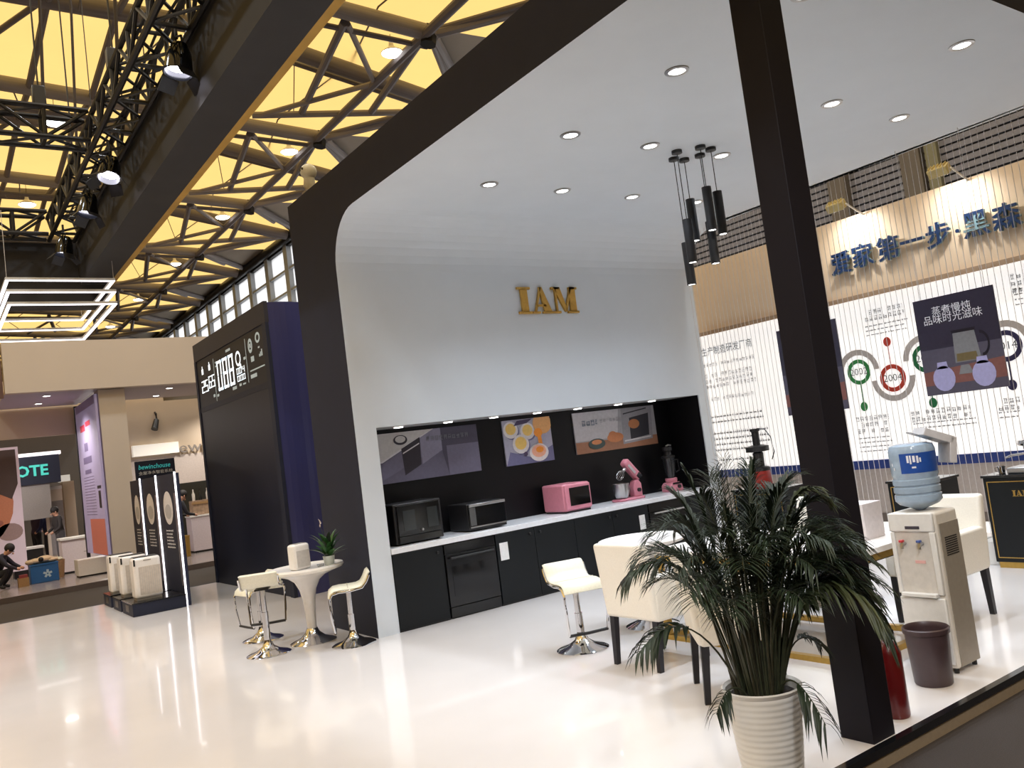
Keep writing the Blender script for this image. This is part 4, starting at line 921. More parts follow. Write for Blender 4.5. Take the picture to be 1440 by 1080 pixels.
for (r, f, z, hz) in ((.5, -.1, 1.02, 1.32), (.56, -.12, .94, 1.26), (.44, -.3, 1.06, 1.3), (.52, -.2, .8, 1.16), (.3, -.36, 1.1, 1.32), (.46, -.04, 1.12, 1.36)):
    fr(r * 1.05, f * 1.05, z + .08, hz, n=40, ll=0.27, k=0.5, droop=0.5, wid=0.005)
for (r, f, z, hz) in ((.52, -.1, 1.12, 1.36), (.6, -.08, .9, 1.22), (.48, -.2, .98, 1.26), (.42, -.06, 1.32, 1.46), (.3, .0, 1.46, 1.44), (.54, -.14, .84, 1.2), (-.5, .05, 1.14, 1.38), (-.2, -.2, 1.46, 1.36), (-.34, -.34, 1.02, 1.28), (.24, -.3, 1.2, 1.36), (-.05, .25, 1.5, 1.36), (.15, .2, 1.52, 1.36)):
    fr(r * 1.05, f * 1.05, z, hz, n=38, ll=0.26, k=0.48, droop=0.4, wid=0.0046)
fr(0.2, -0.3, 0.34, 0.66, n=12, ll=0.17, k=0.55, start=0.55, droop=1.0, wid=0.0075)      # hanging over the pot rim
fr(-0.28, -0.2, 0.42, 0.60, n=10, ll=0.13, k=0.6, start=0.6, droop=1.0, wid=0.007)
fr(0.34, 0.05, 0.6, 0.78, n=14, ll=0.14, k=0.6, start=0.55, droop=0.7)
for i in range(38):      # bare stalks standing in the pot
    a_ = rnd.random() * 6.28; r = rnd.uniform(0.02, 0.14); h = rnd.uniform(0.85, 1.2); lean = rnd.uniform(1.2, 2.6)
    p0 = Vector((r * math.cos(a_), r * math.sin(a_), 0.41)); p1 = Vector((r * lean * math.cos(a_), r * lean * math.sin(a_), h))
    MB().tube([p0, p0.lerp(p1, 0.5) + Vector((rnd.uniform(-.015, .015), rnd.uniform(-.015, .015), 0)), p1], [0.0075, 0.006, 0.004], 6).build('stalk', c('stalk_dark', (58, 56, 40), 0.5, var=0.3), t, smooth=True)
# ================================================================ dark display tower
TX = 4.42
t = thing('display_tower', 'tall dark tower with a lit digital readout and a navy side', 'tower')
MB().box(TX + 0.02, 5.9, 12.42, 16.44, 0.0, 4.42).build('body', 'navy_dark', t)
MB().box(TX, TX + 0.06, 12.40, 16.46, 4.12, 4.44).build('top_board', c('tower_top', (52, 51, 60), 0.6, spec=0.3), t)
MB().box(TX - 0.004, TX + 0.05, 12.40, 12.56, 0.0, 4.12).build('edge_board', 'black_board', t)
MB().box(TX - 0.004, TX + 0.05, 16.36, 16.46, 0.0, 4.12).build('edge_board', 'black_board', t)
b = MB(); n = 16
for i in range(n):
    x0, x1 = TX + 0.05 + 1.43 * i / n, TX + 0.05 + 1.43 * (i + 1) / n
    f = lambda x: 12.41 - 0.05 * math.sin(math.pi * min(1, (x - TX - 0.05) / 0.5)) if x - TX < 0.55 else 12.41
    b.poly([(x0, f(x0), 0.0), (x1, f(x1), 0.0), (x1, f(x1), 4.42), (x0, f(x0), 4.42)])
b.build('navy_face', 'navy', t, smooth=True)
SX = TX + 0.012
s = MB().box(SX, SX + 0.02, 12.58, 16.36, 3.24, 4.08).build('screen', c('screen_dark', (32, 33, 42), 0.5, spec=0.25), t)
MB().box(SX - 0.006, SX, 12.58, 16.36, 3.15, 3.24).build('screen_sill', 'black_board', t)
MB().box(SX + 0.0, SX + 0.012, 12.6, 16.34, 0.02, 3.15).build('front_panel', 'navy_dark', t)
ON = glow('readout_white', (232, 240, 244), 1.0); ON2 = glow('readout_dim', (150, 160, 160), 0.6)
SY0, SY1, SZ0, SZ1 = 16.36, 12.58, 3.24, 4.08
def SP(u, v): return (SX - 0.002, SY0 + (SY1 - SY0) * u, SZ0 + (SZ1 - SZ0) * v)
def bar(b, u0, v0, u1, v1, k=0): b.poly([SP(u0, v0), SP(u1, v0), SP(u1, v1), SP(u0, v1)])
def seg7(b, u, v, w, h, segs, th=None):
    tu = w * 0.25; tv = h * 0.095
    S = dict(a=(u, v + h - tv, u + w, v + h), d=(u, v, u + w, v + tv), g=(u, v + h / 2 - tv / 2, u + w, v + h / 2 + tv / 2), f=(u, v + h / 2 + tv * .1, u + tu, v + h), b=(u + w - tu, v + h / 2 + tv * .1, u + w, v + h), e=(u, v, u + tu, v + h / 2 - tv * .1), c=(u + w - tu, v, u + w, v + h / 2 - tv * .1))
    for k in segs: bar(b, *S[k])
b = MB()
seg7(b, .335, .2, .068, .62, 'abcdef'); seg7(b, .425, .2, .068, .62, 'abcdefg'); seg7(b, .515, .2, .068, .62, 'abcdefg')
b.build('readout_digits', ON, s)
b = MB()
for (u, v, w, h, g) in ((.06, .3, .05, .26, 'abged'), (.12, .3, .05, .26, 'afgcd'), (.185, .34, .045, .26, 'afgcde'), (.24, .34, .045, .26, 'afgcd'), (.62, .36, .03, .12, 'abcdef'), (.66, .36, .03, .12, 'abcdef'), (.70, .36, .03, .12, 'fgbc'), (.62, .22, .03, .11, 'abcdef'), (.66, .22, .03, .11, 'abcdef'), (.70, .22, .03, .11, 'abcdef')): seg7(b, u, v, w, h, g)
for (u, v) in ((.08, .72), (.2, .74)): bar(b, u, v - .02, u + .03, v + .1); bar(b, u + .01, v + .1, u + .02, v + .16)
stuff(b.build('readout_small', ON, s))
b = MB()
for i in range(20):
    a0, a1 = [2 * math.pi * k / 20 for k in (i, i + 1)]
    b.poly([SP(.655 + .036 * r * math.cos(a_), .66 + .15 * r * math.sin(a_)) for r, a_ in ((.68, a0), (1, a0), (1, a1), (.68, a1))])
bar(b, .67, .46, .69, .54)
b.build('readout_ring', ON, s)
b = MB()
for u in (.285, .765): bar(b, u, .02 if u < .5 else .12, u + .006, .96 if u > .5 else .92)
bar(b, .8, .3, .985, .325); bar(b, .8, .17, .88, .24)
for (u, v, w, h) in ((.49, .9, .07, .05), (.31, .8, .03, .03), (.31, .72, .03, .03), (.3, .1, .03, .05), (.54, .1, .06, .06), (.64, .12, .03, .05), (.69, .12, .04, .03), (.24, .12, .03, .06), (.73, .58, .03, .05)): bar(b, u, v, u + w, v + h)
stuff(b.build('readout_lines', ON2, s))
b = MB()
for (u, v, ru, rv) in ((.83, .78, .028, .14), (.93, .86, .03, .1)):
    for i in range(14):
        a0, a1 = [2 * math.pi * k / 14 for k in (i, i + 1)]
        b.poly([SP(u + ru * r * math.cos(a_), v + rv * r * math.sin(a_)) for r, a_ in ((.55, a0), (1, a0), (1, a1), (.55, a1))])
for (u, v, w, h) in ((.825, .47, .04, .1), (.925, .66, .02, .03), (.93, .5, .012, .05), (.945, .5, .012, .08), (.96, .5, .012, .12), (.82, .74, .02, .08)): bar(b, u, v, u + w, v + h)
stuff(b.build('readout_icons', ON2, s))
# ================================================================ purifier display stand
G1, G2, G3 = 'black plinths of the purifier display', 'tall white air purifiers on black plinths', 'tall black display panels with light strips'
sp = [(13.93, 14.72, 'nearest'), (14.86, 15.5, 'middle'), (15.7, 16.36, 'farthest')]
for i, (ya, yb, nm) in enumerate(sp):
    t = thing('display_plinth', {'nearest': 'long black plinth nearest the viewer under the frontmost white purifier', 'middle': 'black plinth under the second white purifier', 'farthest': 'black plinth farthest back under the third purifier'}[nm], 'plinth', group=G1)
    MB().box(2.5, 3.27, ya, yb, 0.0, 0.185).build('body', 'black_board', t, bevel=0.006)
    MB().box(2.49, 3.27, ya - 0.01, yb, 0.185, 0.2).build('top', 'black_gloss', t)
    MB().box(2.496, 2.5, (ya + yb) / 2 - 0.12, (ya + yb) / 2 + 0.12, 0.05, 0.15).build('badge', c('badge', (70, 64, 58), 0.4), t)
for i, (y, x, nm) in enumerate(((14.3, 2.8, 'nearest'), (15.15, 2.77, 'middle'), (15.95, 2.74, 'farthest'))):
    t = thing('air_purifier', {'nearest': 'frontmost tall white purifier with a grille before black panels', 'middle': 'second tall white purifier, just behind the frontmost', 'farthest': 'third tall white purifier, leftmost in the row'}[nm], 'purifier', (x, y, 0.2), 0, G2)
    MB().box(-0.2, 0.2, -0.15, 0.15, 0.02, 0.64).build('body', 'white_gloss', t, bevel=0.045, seg=3)
    g = MB().box(-0.13, 0.185, -0.154, -0.149, 0.08, 0.5).build('grille', c('grille_warm', (208, 198, 186), 0.5), t)
    for k in range(10): MB().box(-0.12 + 0.03 * k, -0.112 + 0.03 * k, -0.157, -0.153, 0.09, 0.49).build('slat', 'grille_grey', g)
    MB().box(-0.17, 0.17, -0.12, 0.12, 0.638, 0.648).build('top_panel', 'black_metal', t, bevel=0.004)
    MB().box(-0.195, -0.17, -0.154, -0.147, 0.52, 0.62).build('side_tab', 'black_metal', t)
    MB().box(-0.05, 0.06, -0.1535, -0.149, 0.585, 0.6).build('badge', 'grey_plastic', t)
    MB().box(-0.18, 0.18, -0.13, 0.13, 0.0, 0.03).build('base', 'grey_plastic', t)
for i, (ya, yb, nm) in enumerate(((14.02, 15.3, 'nearest'), (15.34, 16.56, 'middle'), (16.6, 17.5, 'farthest'))):
    t = thing('light_strip_board', {'nearest': 'black panel with white light strip nearest the viewer in the purifier display', 'middle': 'middle black panel with white light strip in the purifier display', 'farthest': 'farthest black panel of the purifier display, by the beige column'}[nm], 'panel', group=G3)
    MB().box(3.3, 3.36, ya, min(yb, 16.45) if i < 2 else yb, 0.0, 2.06).build('board', 'black_board', t)
    if i < 2 or True: MB().box(3.286, 3.302, ya - 0.035, ya + 0.02, 0.0, 2.08).build('light_strip', 'strip_on', t)
    cy, rr = ya + (yb - ya) * 0.5, (yb - ya) * 0.24
    b = MB(); b.poly([(3.298, cy + rr * math.cos(a_), 1.52 + 0.27 * math.sin(a_)) for a_ in [2 * math.pi * k / 24 for k in range(24)]]); pr_ = b.build('picture', c('disc_white', (226, 222, 222), 0.5), t)
    b = MB(); b.poly([(3.296, cy + rr * .7 * math.cos(a_), 1.46 + 0.12 * math.sin(a_)) for a_ in [2 * math.pi * k / 16 for k in range(16)]]); b.build('picture_detail', c('disc_grey', (186, 184, 184), 0.5), pr_)
    dashes('caption', 0, (yb - ya) * 0.42, 0, 0.32, 6, (3.298, cy + (yb - ya) * 0.21, 0.86), '-X', 'ink_w', t, 40 + i, fill=0.9, wl=(0.06, 0.14))
    MB().box(3.296, 3.3, ya + 0.03, ya + 0.2, 0.3, 1.75).build('silver_stripe', c('stripe_grey', (96, 92, 98), 0.35), t)
t = thing('brand_board', 'black board with teal wordmark behind the purifier display panels', 'sign')
MB().box(3.42, 4.14, 17.5, 17.56, -0.1, 2.42).build('board', 'black_board', t)
lettering('wordmark', 'bewinchouse', 0.13, (3.76, 17.495, 2.3), '-Y', glow('teal_lit', (60, 170, 170), 0.5), t, width=0.58, shear=0.2)
lettering('tagline', '全屋净水智能系统', 0.07, (3.78, 17.495, 2.18), '-Y', 'ink_w', t, width=0.62)
# ================================================================ overhead rigging
t = thing('hanging_beam', 'long black cloth-covered beam with an ochre edge hanging overhead', 'beam')
MB().box(2.38, 2.8, 1.0, 15.1, 5.3, 6.02).build('long_beam', 'beam_black', t)
MB().box(2.8, 2.88, 1.0, 15.6, 5.3, 6.02).build('ochre_edge', 'beam_tan', t)
MB().box(-6, 2.8, 15.1, 15.6, 4.98, 6.02).build('cross_beam', 'beam_black', t)
MB().box(-6, 2.3, 15.05, 15.1, 5.98, 6.03).build('rail', c('rail_grey', (96, 84, 70)), t)
for y in (3.5, 7.0, 10.5, 14.0): rod('hanger_cable', (2.6, y, 6.0), (2.6, y, 13.0), 0.008, 'truss', t, 5)
def truss_run(label, p0, p1, w, h, step, across):
    """square lighting truss: four chords and a zigzag on each side; p0-p1 is the near lower chord"""
    t = thing('lighting_truss', label, 'truss')
    p0, p1 = Vector(p0), Vector(p1); d = (p1 - p0); n = max(1, int(d.length / step)); A = Vector(across) * w; U = Vector((0, 0, h))
    for o in (Vector(), A, U, A + U): rod('chord', p0 + o, p1 + o, 0.034, 'truss', t)
    for i in range(n):
        q0, q1 = p0 + d * (i / n), p0 + d * ((i + 1) / n)
        e = i % 2
        for o in (Vector(), A): rod('brace', q0 + o + (U if e else Vector()), q1 + o + (Vector() if e else U), 0.021, 'truss', t, 6)
        for o in (Vector(), U): rod('brace', q0 + o + (A if e else Vector()), q1 + o + (Vector() if e else A), 0.019, 'truss', t, 6)
        if i % 2 == 0:
            for a_, b_ in ((Vector(), U), (A, A + U), (Vector(), A), (U, A + U)): rod('brace', q0 + a_, q0 + b_, 0.024, 'truss', t, 6)
    return t
main_truss = truss_run('black lighting truss running along the overhead beam, carrying the spotlights', (1.98, 2.5, 6.0), (1.98, 15.0, 6.0), 0.36, 0.36, 0.42, (1, 0, 0))
truss_run('nearer black cross truss at the left, ahead of the dark cross beam', (-6, 10.62, 6.0), (1.93, 10.62, 6.0), 0.32, 0.36, 0.45, (0, 1, 0))
truss_run('farther black cross truss at the left, right above the dark cross beam', (-6, 14.62, 6.0), (1.93, 14.62, 6.0), 0.32, 0.36, 0.45, (0, 1, 0))
cb = MB()
for k, (ox, oz) in enumerate(((0.1, 0.38), (0.2, 0.4), (0.3, 0.36))):
    cb.tube([(1.98 + ox, 3 + i * 0.8, 6.0 + oz + 0.06 * math.sin(i * 1.7 + k)) for i in range(16)], 0.015, 6)
stuff(cb.build('power_cables', 'black_metal', main_truss, smooth=True))
def par_can(label, loc, aim, open_door=0, power=None, cone=75, soft=0.1):
    t = thing('stage_spotlight', label, 'spotlight', loc, 0, 'spotlights clamped to the overhead truss')
    d = Vector(aim).normalized(); q = d.to_track_quat('-Z', 'Y').to_matrix().to_4x4()
    b = MB(); b.lathe([(0.0, 0.16), (0.07, 0.15), (0.11, 0.06), (0.125, -0.06), (0.135, -0.14), (0.125, -0.14), (0.112, -0.06)], n=24, c1=False)
    o = b.build('housing', 'black_gloss', t, smooth=True); o.matrix_basis = q
    o2 = MB().lathe([(0.0, -0.075), (0.11, -0.07)], n=20, c0=False, c1=False).build('lens', 'spot_on', o)
    b = MB()
    for k in range(4):
        mt = Matrix.Rotation(math.pi / 2 * k, 4, 'Z') @ Matrix.Translation((0.13, 0, -0.14)) @ Matrix.Rotation(math.radians(-38 - 14 * (k == open_door)), 4, 'Y')
        b.obox(mt @ Matrix.Translation((0, 0, -0.07)), 0.004, 0.16, 0.14)
    b.build('barn_door', 'black_metal', o)
    MB().tube([(0, -0.145, 0), (0, -0.15, 0.16), (0, 0, 0.22), (0, 0.15, 0.16), (0, 0.145, 0)], 0.012, 6).build('yoke', 'black_metal', t, smooth=True)
    MB().cyl((0, 0, 0.2), (0, 0, 0.34), 0.016, n=8).build('clamp', 'black_metal', t)
    L = Vector(loc)
    lamp('SPOT', 'truss_lamp', L + d * 0.16, power or P_TRUSS, L + d * 3, (0.86, 0.91, 1.0), soft, cone, 0.9)
    return t
par_can('black truss spotlight nearest the viewer, high at the upper left', (2.22, 7.75, 5.72), (-0.15, -0.04, -1), 1)
par_can('brightest truss spotlight with its barn door lit, second from the viewer', (2.14, 10.75, 5.72), (-0.25, -0.3, -1), 0)
par_can('third truss spotlight from the viewer, between the brightest and the farthest one', (2.12, 12.2, 5.72), (-0.2, -0.06, -1), 2)
par_can('farthest truss spotlight, above the left end of the dark beam', (2.09, 14.3, 5.72), (-0.15, -0.05, -1), 3)
par_can('truss spotlight out of view, closest to the booth front', (2.2, 5.0, 5.7), (-0.1, -0.1, -1), 3, 110)
truss_run('unseen lighting truss added behind the camera, facing the booth', (-4.0, -1.6, 6.0), (4.0, -1.6, 6.0), 0.36, 0.36, 0.42, (0, -1, 0))  # unseen truss and two spotlights, added to light the booth from the front
par_can('left unseen spotlight added behind the camera, aimed at the white armchairs', (-1.8, -1.5, 5.7), (0.60, 0.56, -0.56), 1, P_FRONT, 42, 0.3)
par_can('right unseen spotlight added behind the camera, aimed at the palm', (0.8, -1.5, 5.7), (0.48, 0.62, -0.62), 2, P_FRONT * 0.7, 46, 0.3)
for i, (z, nm) in enumerate(((5.0, 'topmost of the three hanging LED frames'), (4.83, 'middle one of the three hanging LED frames'), (4.65, 'lowest of the three hanging LED frames'))):
    t = thing('led_frame', nm + ' at the left', 'light', (1.9, 15.02, z), 0, 'hanging rectangular LED frames')
    hx, hy = 0.71, 1.53
    for (x0, x1, y0, y1) in ((-hx, hx, -hy, -hy + 0.05), (-hx, hx, hy - 0.05, hy), (-hx, -hx + 0.05, -hy + 0.05, hy - 0.05), (hx - 0.05, hx, -hy + 0.05, hy - 0.05)):
        f = MB().box(x0, x1, y0, y1, 0, 0.035).build('frame_bar', 'white_plastic', t)
        MB().box(x0 + 0.004, x1 - 0.004, y0 + 0.004, y1 - 0.004, -0.012, 0.0).build('led_strip', 'strip_on', f)
    if i == 0:
        for x in (-hx + 0.02, hx - 0.02):
            for y in (-hy + 0.02, hy - 0.02): MB().cyl((x, y, 0.035), (x, y, 1.0), 0.004, n=5).build('wire', 'silver', t)
for i, (x, y, lb) in enumerate(((2.05, 7.4, 'hanging motor chain of the overhead truss, nearer one'), (2.05, 9.6, 'hanging motor chain of the overhead truss, second one'), (0.9, 10.78, 'hanging motor chain of the nearer cross truss, left one'), (1.45, 10.78, 'hanging motor chain of the nearer cross truss, right one'), (2.1, 12.9, 'hanging motor chain of the overhead truss, farther one'))):
    t = thing('hoist_chain', lb, 'chain', (x, y, 6.5), 0, 'hoist chains of the trusses')
    MB().box(-0.07, 0.07, -0.06, 0.06, -0.1, 0.16).build('hoist_motor', 'black_metal', t, bevel=0.015)
    MB().tube([(0, 0, 0.15), (0, 0, 5.9)], 0.011, 6).build('load_chain', 'black_metal', t)
    MB().tube([(0.05, 0, 0.12), (0.16, 0.03, 2.4), (0.06, 0.0, 5.9)], 0.02, 6).build('cable_bundle', c('cable_brown', (58, 48, 42), 0.7), t)
# high bays under the roof
HB = [(10.46, 18.11), (10.36, 25.17), (10.31, 32.33), (10.26, 39.69), (10.2, 47.31), (10.1, 54.93), (3.66, 24.73), (3.66, 17.6), (3.66, 32.0), (3.66, 10.4), (3.66, 3.2), (10.4, 11.0), (10.4, 4.0), (-3.2, 17.6), (-3.2, 10.4), (-3.2, 3.2), (0.5, -3.5)]  # the last eight are unseen, added to brighten the booth front
hn = ['largest pendant high-bay lamp, nearest under the yellow roof', 'second high-bay lamp along the right roof line', 'third high-bay lamp along the right roof line', 'fourth high-bay lamp along the right roof line', 'fifth high-bay lamp along the right roof line', 'sixth and farthest high-bay lamp of the right roof line',
      'high-bay lamp seen between the bars of the left cross truss', 'high-bay lamp of the left roof line beyond the picture top', 'farther high-bay lamp of the left roof line behind the beam'] + ['unseen high-bay lamp added above the view, %s' % k for k in ('above the booth front', 'nearest the camera', 'over the black arch', 'over the timeline wall', 'far left of the cross beam', 'left of the overhead truss', 'left of the camera', 'behind the camera')]
for (x, y), lb in zip(HB, hn):
    t = thing('high_bay_lamp', lb, 'lamp', (x, y, 12.0), 0, 'high-bay lamps under the hall roof')
    MB().lathe([(0.0, 0.32), (0.05, 0.3), (0.07, 0.16), (0.12, 0.12), (0.28, 0.0), (0.275, -0.02), (0.1, 0.09)], n=24, c1=False).build('reflector', 'white_plastic', t, smooth=True)
    MB().lathe([(0.27, 0.0), (0.22, -0.05), (0.0, -0.08)], n=24, c0=False).build('lens', 'lamp_on', t, smooth=True)
    MB().cyl((0, 0, 0.3), (0, 0, 0.85), 0.008, n=5).build('cord', 'truss', t)
    lamp('SPOT', 'high_bay_light', (x, y, 11.85), P_HALL, (x, y, 0), (0.8, 0.9, 1.0), 0.25, 140, 0.5)
t = thing('security_camera', 'pale round-headed device standing on the top of the black arch', 'camera', (3.9, 8.98, ZT))
MB().box(-0.08, 0.08, -0.07, 0.07, 0.0, 0.03).build('base', 'grey_plastic', t)
MB().tube([(0, 0, 0.03), (0.0, 0.02, 0.1), (0.0, 0.0, 0.2)], [0.05, 0.07, 0.06], 10).build('body', c('device_tan', (196, 184, 150), 0.5), t, smooth=True)
hd_ = MB().ball((0, 0, 0.26), 0.095).build('head', 'device_tan', t, smooth=True)
for y in (-0.03, 0.03): MB().cyl((-0.085, y - 0.01, 0.28), (-0.1, y - 0.01, 0.28), 0.014, n=8).build('lens', 'black_gloss', hd_)
# ================================================================ neighbouring booth
NY = 21.0
struct(MB().box(-6, 9.5, NY, 40, -0.1, 0.0).build('neighbour_floor', c('grey_gloss_floor', (136, 126, 122), 0.22, var=0.05, scale=2)))
struct(MB().box(-6, 9.5, NY - 0.06, NY, -0.1, 0.02).build('trim_15', c('plinth_brown', (96, 84, 80))))
t = thing('booth_fascia', 'wide beige fascia over the neighbouring booth', 'fascia')
MB().box(1.67, 9.5, NY, NY + 0.25, 4.29, 5.4).build('front_board', 'beige', t)
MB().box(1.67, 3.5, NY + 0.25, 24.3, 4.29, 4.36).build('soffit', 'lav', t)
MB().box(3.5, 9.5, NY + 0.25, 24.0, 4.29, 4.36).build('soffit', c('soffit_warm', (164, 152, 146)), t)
tag(MB().box(1.0, 3.42, 24.4, 24.5, 3.55, 4.28).build('back_board', 'beige_d'), 'beige back board under the lilac soffit, left of the banner', 'board')
t = thing('booth_column', 'beige square column of the neighbouring booth', 'column')
MB().box(3.52, 4.08, NY + 0.27, NY + 0.8, 0.0, 4.28).build('shaft', 'beige', t)
MB().box(3.5, 4.1, NY + 0.25, NY + 0.82, 0.0, 0.06).build('base', 'beige_d', t)
t = thing('lit_banner', 'tall lilac banner with red heading beside the beige column', 'banner')
MB().box(3.44, 3.49, NY + 0.3, 24.3, 0.5, 4.2).build('panel', c('lilac', (176, 166, 206), 0.5, var=0.06, scale=2, emit=0.12), t)
MB().box(3.42, 3.5, 24.3, 24.38, 0.3, 4.25).build('frame', 'black_metal', t)
b = MB(); mats = [c('ban_red', (210, 60, 90)), c('ban_ink', (120, 108, 150)), c('ban_coral', (216, 128, 112)), M['black_metal'], c('ban_lav', (160, 150, 200))]
def BQ(i, y0, y1, z0, z1): b.use(i).poly([(3.437, y0, z0), (3.437, y1, z0), (3.437, y1, z1), (3.437, y0, z1)])
BQ(4, 24.2, 21.4, 4.0, 4.2); BQ(0, 23.7, 23.0, 3.5, 3.66); BQ(0, 22.9, 22.2, 3.58, 3.7); BQ(1, 23.3, 22.8, 3.0, 3.2); BQ(1, 23.6, 22.4, 2.7, 2.86); BQ(1, 23.5, 22.6, 2.45, 2.55); BQ(2, 23.4, 21.4, 0.52, 1.35); BQ(3, 22.0, 21.5, 2.05, 2.12); BQ(3, 21.9, 21.6, 1.6, 2.0)
for k in range(14): BQ(1, 23.8, 22.3, 1.45 + 0.07 * k, 1.462 + 0.07 * k)
b.build('print', mats, t)
# walls inside the neighbouring booth
t = thing('partition_wall', 'beige partition with a white light box right of the column', 'partition')
MB().box(4.2, 9.4, 25.0, 25.2, 1.95, 4.3).build('panel', 'beige_d', t)
p0, p1 = at(186, 641, 1, 24.95), at(250, 632, 1, 24.95)
MB().box(p0.x, p1.x, 24.8, 25.0, p0.z - 0.04, p0.z + 0.26).build('light_box', c('lightbox_white', (236, 232, 222), 0.4, emit=0.35), t)
MB().box(4.2, 9.4, 24.96, 25.0, 1.95, 2.75).build('lower_panel', c('pale_panel', (196, 184, 176)), t)
p = at(265, 629, 1, 24.9)
lettering('wordmark', 'bewinch', 0.42, (p.x + 0.35, 24.9, p.z), '-Y', c('grey_letter', (132, 124, 118)), t, extrude=0.02, width=1.7)
tag(MB().box(5.0, 9.4, 27.5, 27.6, 0.0, 2.2).build('dark_backdrop', c('dark_green_grey', (72, 74, 70))), 'dark grey backdrop behind the right display counter', 'backdrop')
p = at(219, 590, 1, 24.98)
t = thing('track_spotlight', 'small dark spotlight on the beige wall right of the column', 'spotlight', (p.x, 24.9, p.z))
MB().tube([(0, 0.1, 0.2), (0, 0, 0.15), (0, -0.02, 0.0)], 0.03, 6).build('arm', 'black_metal', t); MB().cyl((0, 0, -0.02), (-0.1, -0.12, -0.28), 0.07, 0.09, 12).build('head', 'black_metal', t)
for i, (u, v, lb) in enumerate(((65.5, 557, 'small downlight in the lilac soffit at the left, upper one'), (54, 568, 'small downlight in the lilac soffit at the left, lower one'), (219.5, 556.7, 'small downlight in the soffit right of the beige column, lower'), (238, 546, 'small downlight in the soffit right of the beige column, upper'))):
    p = at(u, v, 2, 4.28)
    t = thing('soffit_downlight', lb, 'light', (p.x, min(p.y, 24.2), 4.29), 0, 'downlights of the neighbouring booth')
    MB().cyl((0, 0, -0.012), (0, 0, 0.0), 0.075, n=14).build('lens', 'lamp_on', t); MB().lathe([(0.075, -0.014), (0.1, -0.01), (0.1, 0), (0.075, 0)], n=14, c0=False, c1=False).build('rim', 'white_plastic', t)
for x, y in ((2.6, 22.8), (5.5, 23.0), (7.2, 24.0)): lamp('SPOT', 'neighbour_lamp', (x, y, 4.2), P_NB, (x, y, 0), (1, 0.93, 0.84), 0.08, 140, 0.8)
lamp('POINT', 'neighbour_lamp', (1.0, 26.5, 3.4), P_NB * 0.9, None, (1, 0.94, 0.88), 0.3)
lamp('POINT', 'neighbour_lamp', (5.5, 32, 3.4), P_NB * 1.2, None, (1, 0.94, 0.88), 0.3)
# poster wall at far left with a blurred portrait
t = thing('portrait_banner', 'large lilac portrait banner cut by the left picture edge', 'banner')
q0, q1 = at(24, 628, 1, 25.5), at(39, 789, 1, 25.5)
bx = (q0.x + q1.x) / 2
MB().box(bx - 3.2, bx, 25.5, 25.6, 0.25, q0.z).build('panel', c('portrait_lilac', (206, 190, 204), 0.5, var=0.06, scale=1.5, emit=0.1), t)
b = MB(); mats = [c('hair_print', (74, 58, 56)), c('skin_print', (186, 120, 92)), c('lip_print', (150, 92, 80)), c('shade_print', (150, 128, 130))]
W = 3.2
def PQ(i, pts, k): b.use(i).poly([(bx - W * (1 - u), 25.499 - 0.002 * k, 0.25 + (q0.z - 0.25) * v) for u, v in pts])
PQ(1, disc(.62, .56, .32, .36, 24), 1); PQ(0, [(.3, .98), (.98, .98), (.98, .7), (.93, .58), (.8, .66), (.7, .86), (.4, .9)], 2); PQ(2, disc(.8, .4, .06, .03, 12), 3); PQ(3, disc(.9, .32, .09, .07, 16), 1); PQ(0, disc(.72, .6, .05, .02, 10), 3)
b.build('print', mats, t)
t = thing('column_banner', 'narrow dark brown banner left of the beige fascia', 'banner')
MB().box(1.0, 1.64, NY + 0.02, NY + 0.12, 4.2, 5.45).build('panel', c('brown_banner', (104, 76, 68), 0.5, var=0.2, scale=2), t); MB().box(0.98, 1.66, NY + 0.01, NY + 0.13, 5.45, 5.5).build('rail', 'black_metal', t)
# sign of the booth beyond
t = thing('shop_sign', 'black sign with teal letters OTE at the far left', 'sign')
s0, s1 = at(22, 648, 1, 29.0), at(86, 676, 1, 29.0)
MB().box(s0.x - 0.6, s1.x, 29.0, 29.5, s1.z - 0.02, s0.z + 0.08).build('board', 'black_board', t)
MB().box(s0.x - 0.6, s1.x + 0.05, 28.95, 29.5, s0.z + 0.08, s0.z + 0.18).build('cornice', c('cornice_lit', (238, 234, 236), 0.4, emit=0.9), t)
pl = at(45, 663, 1, 28.98)
lettering('letters', 'OTE', 0.44, (pl.x + 0.0, 28.98, pl.z), '-Y', glow('teal_sign', (64, 178, 168), 0.6), t, extrude=0.02, width=0.85, bold=0.012)
MB().box(s0.x - 0.6, s1.x - 0.3, 29.1, 29.3, s1.z - 1.05, s1.z - 0.02).build('shutter', c('grey_shutter', (142, 138, 136)), t)
t = thing('booth_column', 'beige column with a white cap right of the far teal sign', 'column')
a0, a1 = at(88, 680, 1, 30.0), at(112, 768, 1, 30.0)
MB().box(a0.x, a1.x, 30.0, 30.6, 0, at(100, 676, 1, 30).z).build('shaft', 'beige_d', t); z_ = at(100, 676, 1, 30).z
MB().box(a0.x - 0.05, a1.x - 0.1, 29.95, 30.6, z_, z_ + 0.2).build('cap', 'lightbox_white', t)
t = thing('partition_wall', 'low beige partition with a white top edge below the far teal sign', 'partition')
a0, a1 = at(62, 690, 1, 29.6), at(87, 690, 1, 29.6)
MB().box(a0.x, a1.x, 29.6, 29.75, 0, a0.z).build('panel', 'beige', t); MB().box(a0.x - 0.03, a1.x, 29.55, 29.78, a0.z, a0.z + 0.1).build('top_edge', 'white_plastic', t); MB().box(a0.x + 0.08, a1.x, 29.58, 29.6, 0.3, a0.z - 0.35).build('picture', c('far_picture', (140, 134, 134)), t)
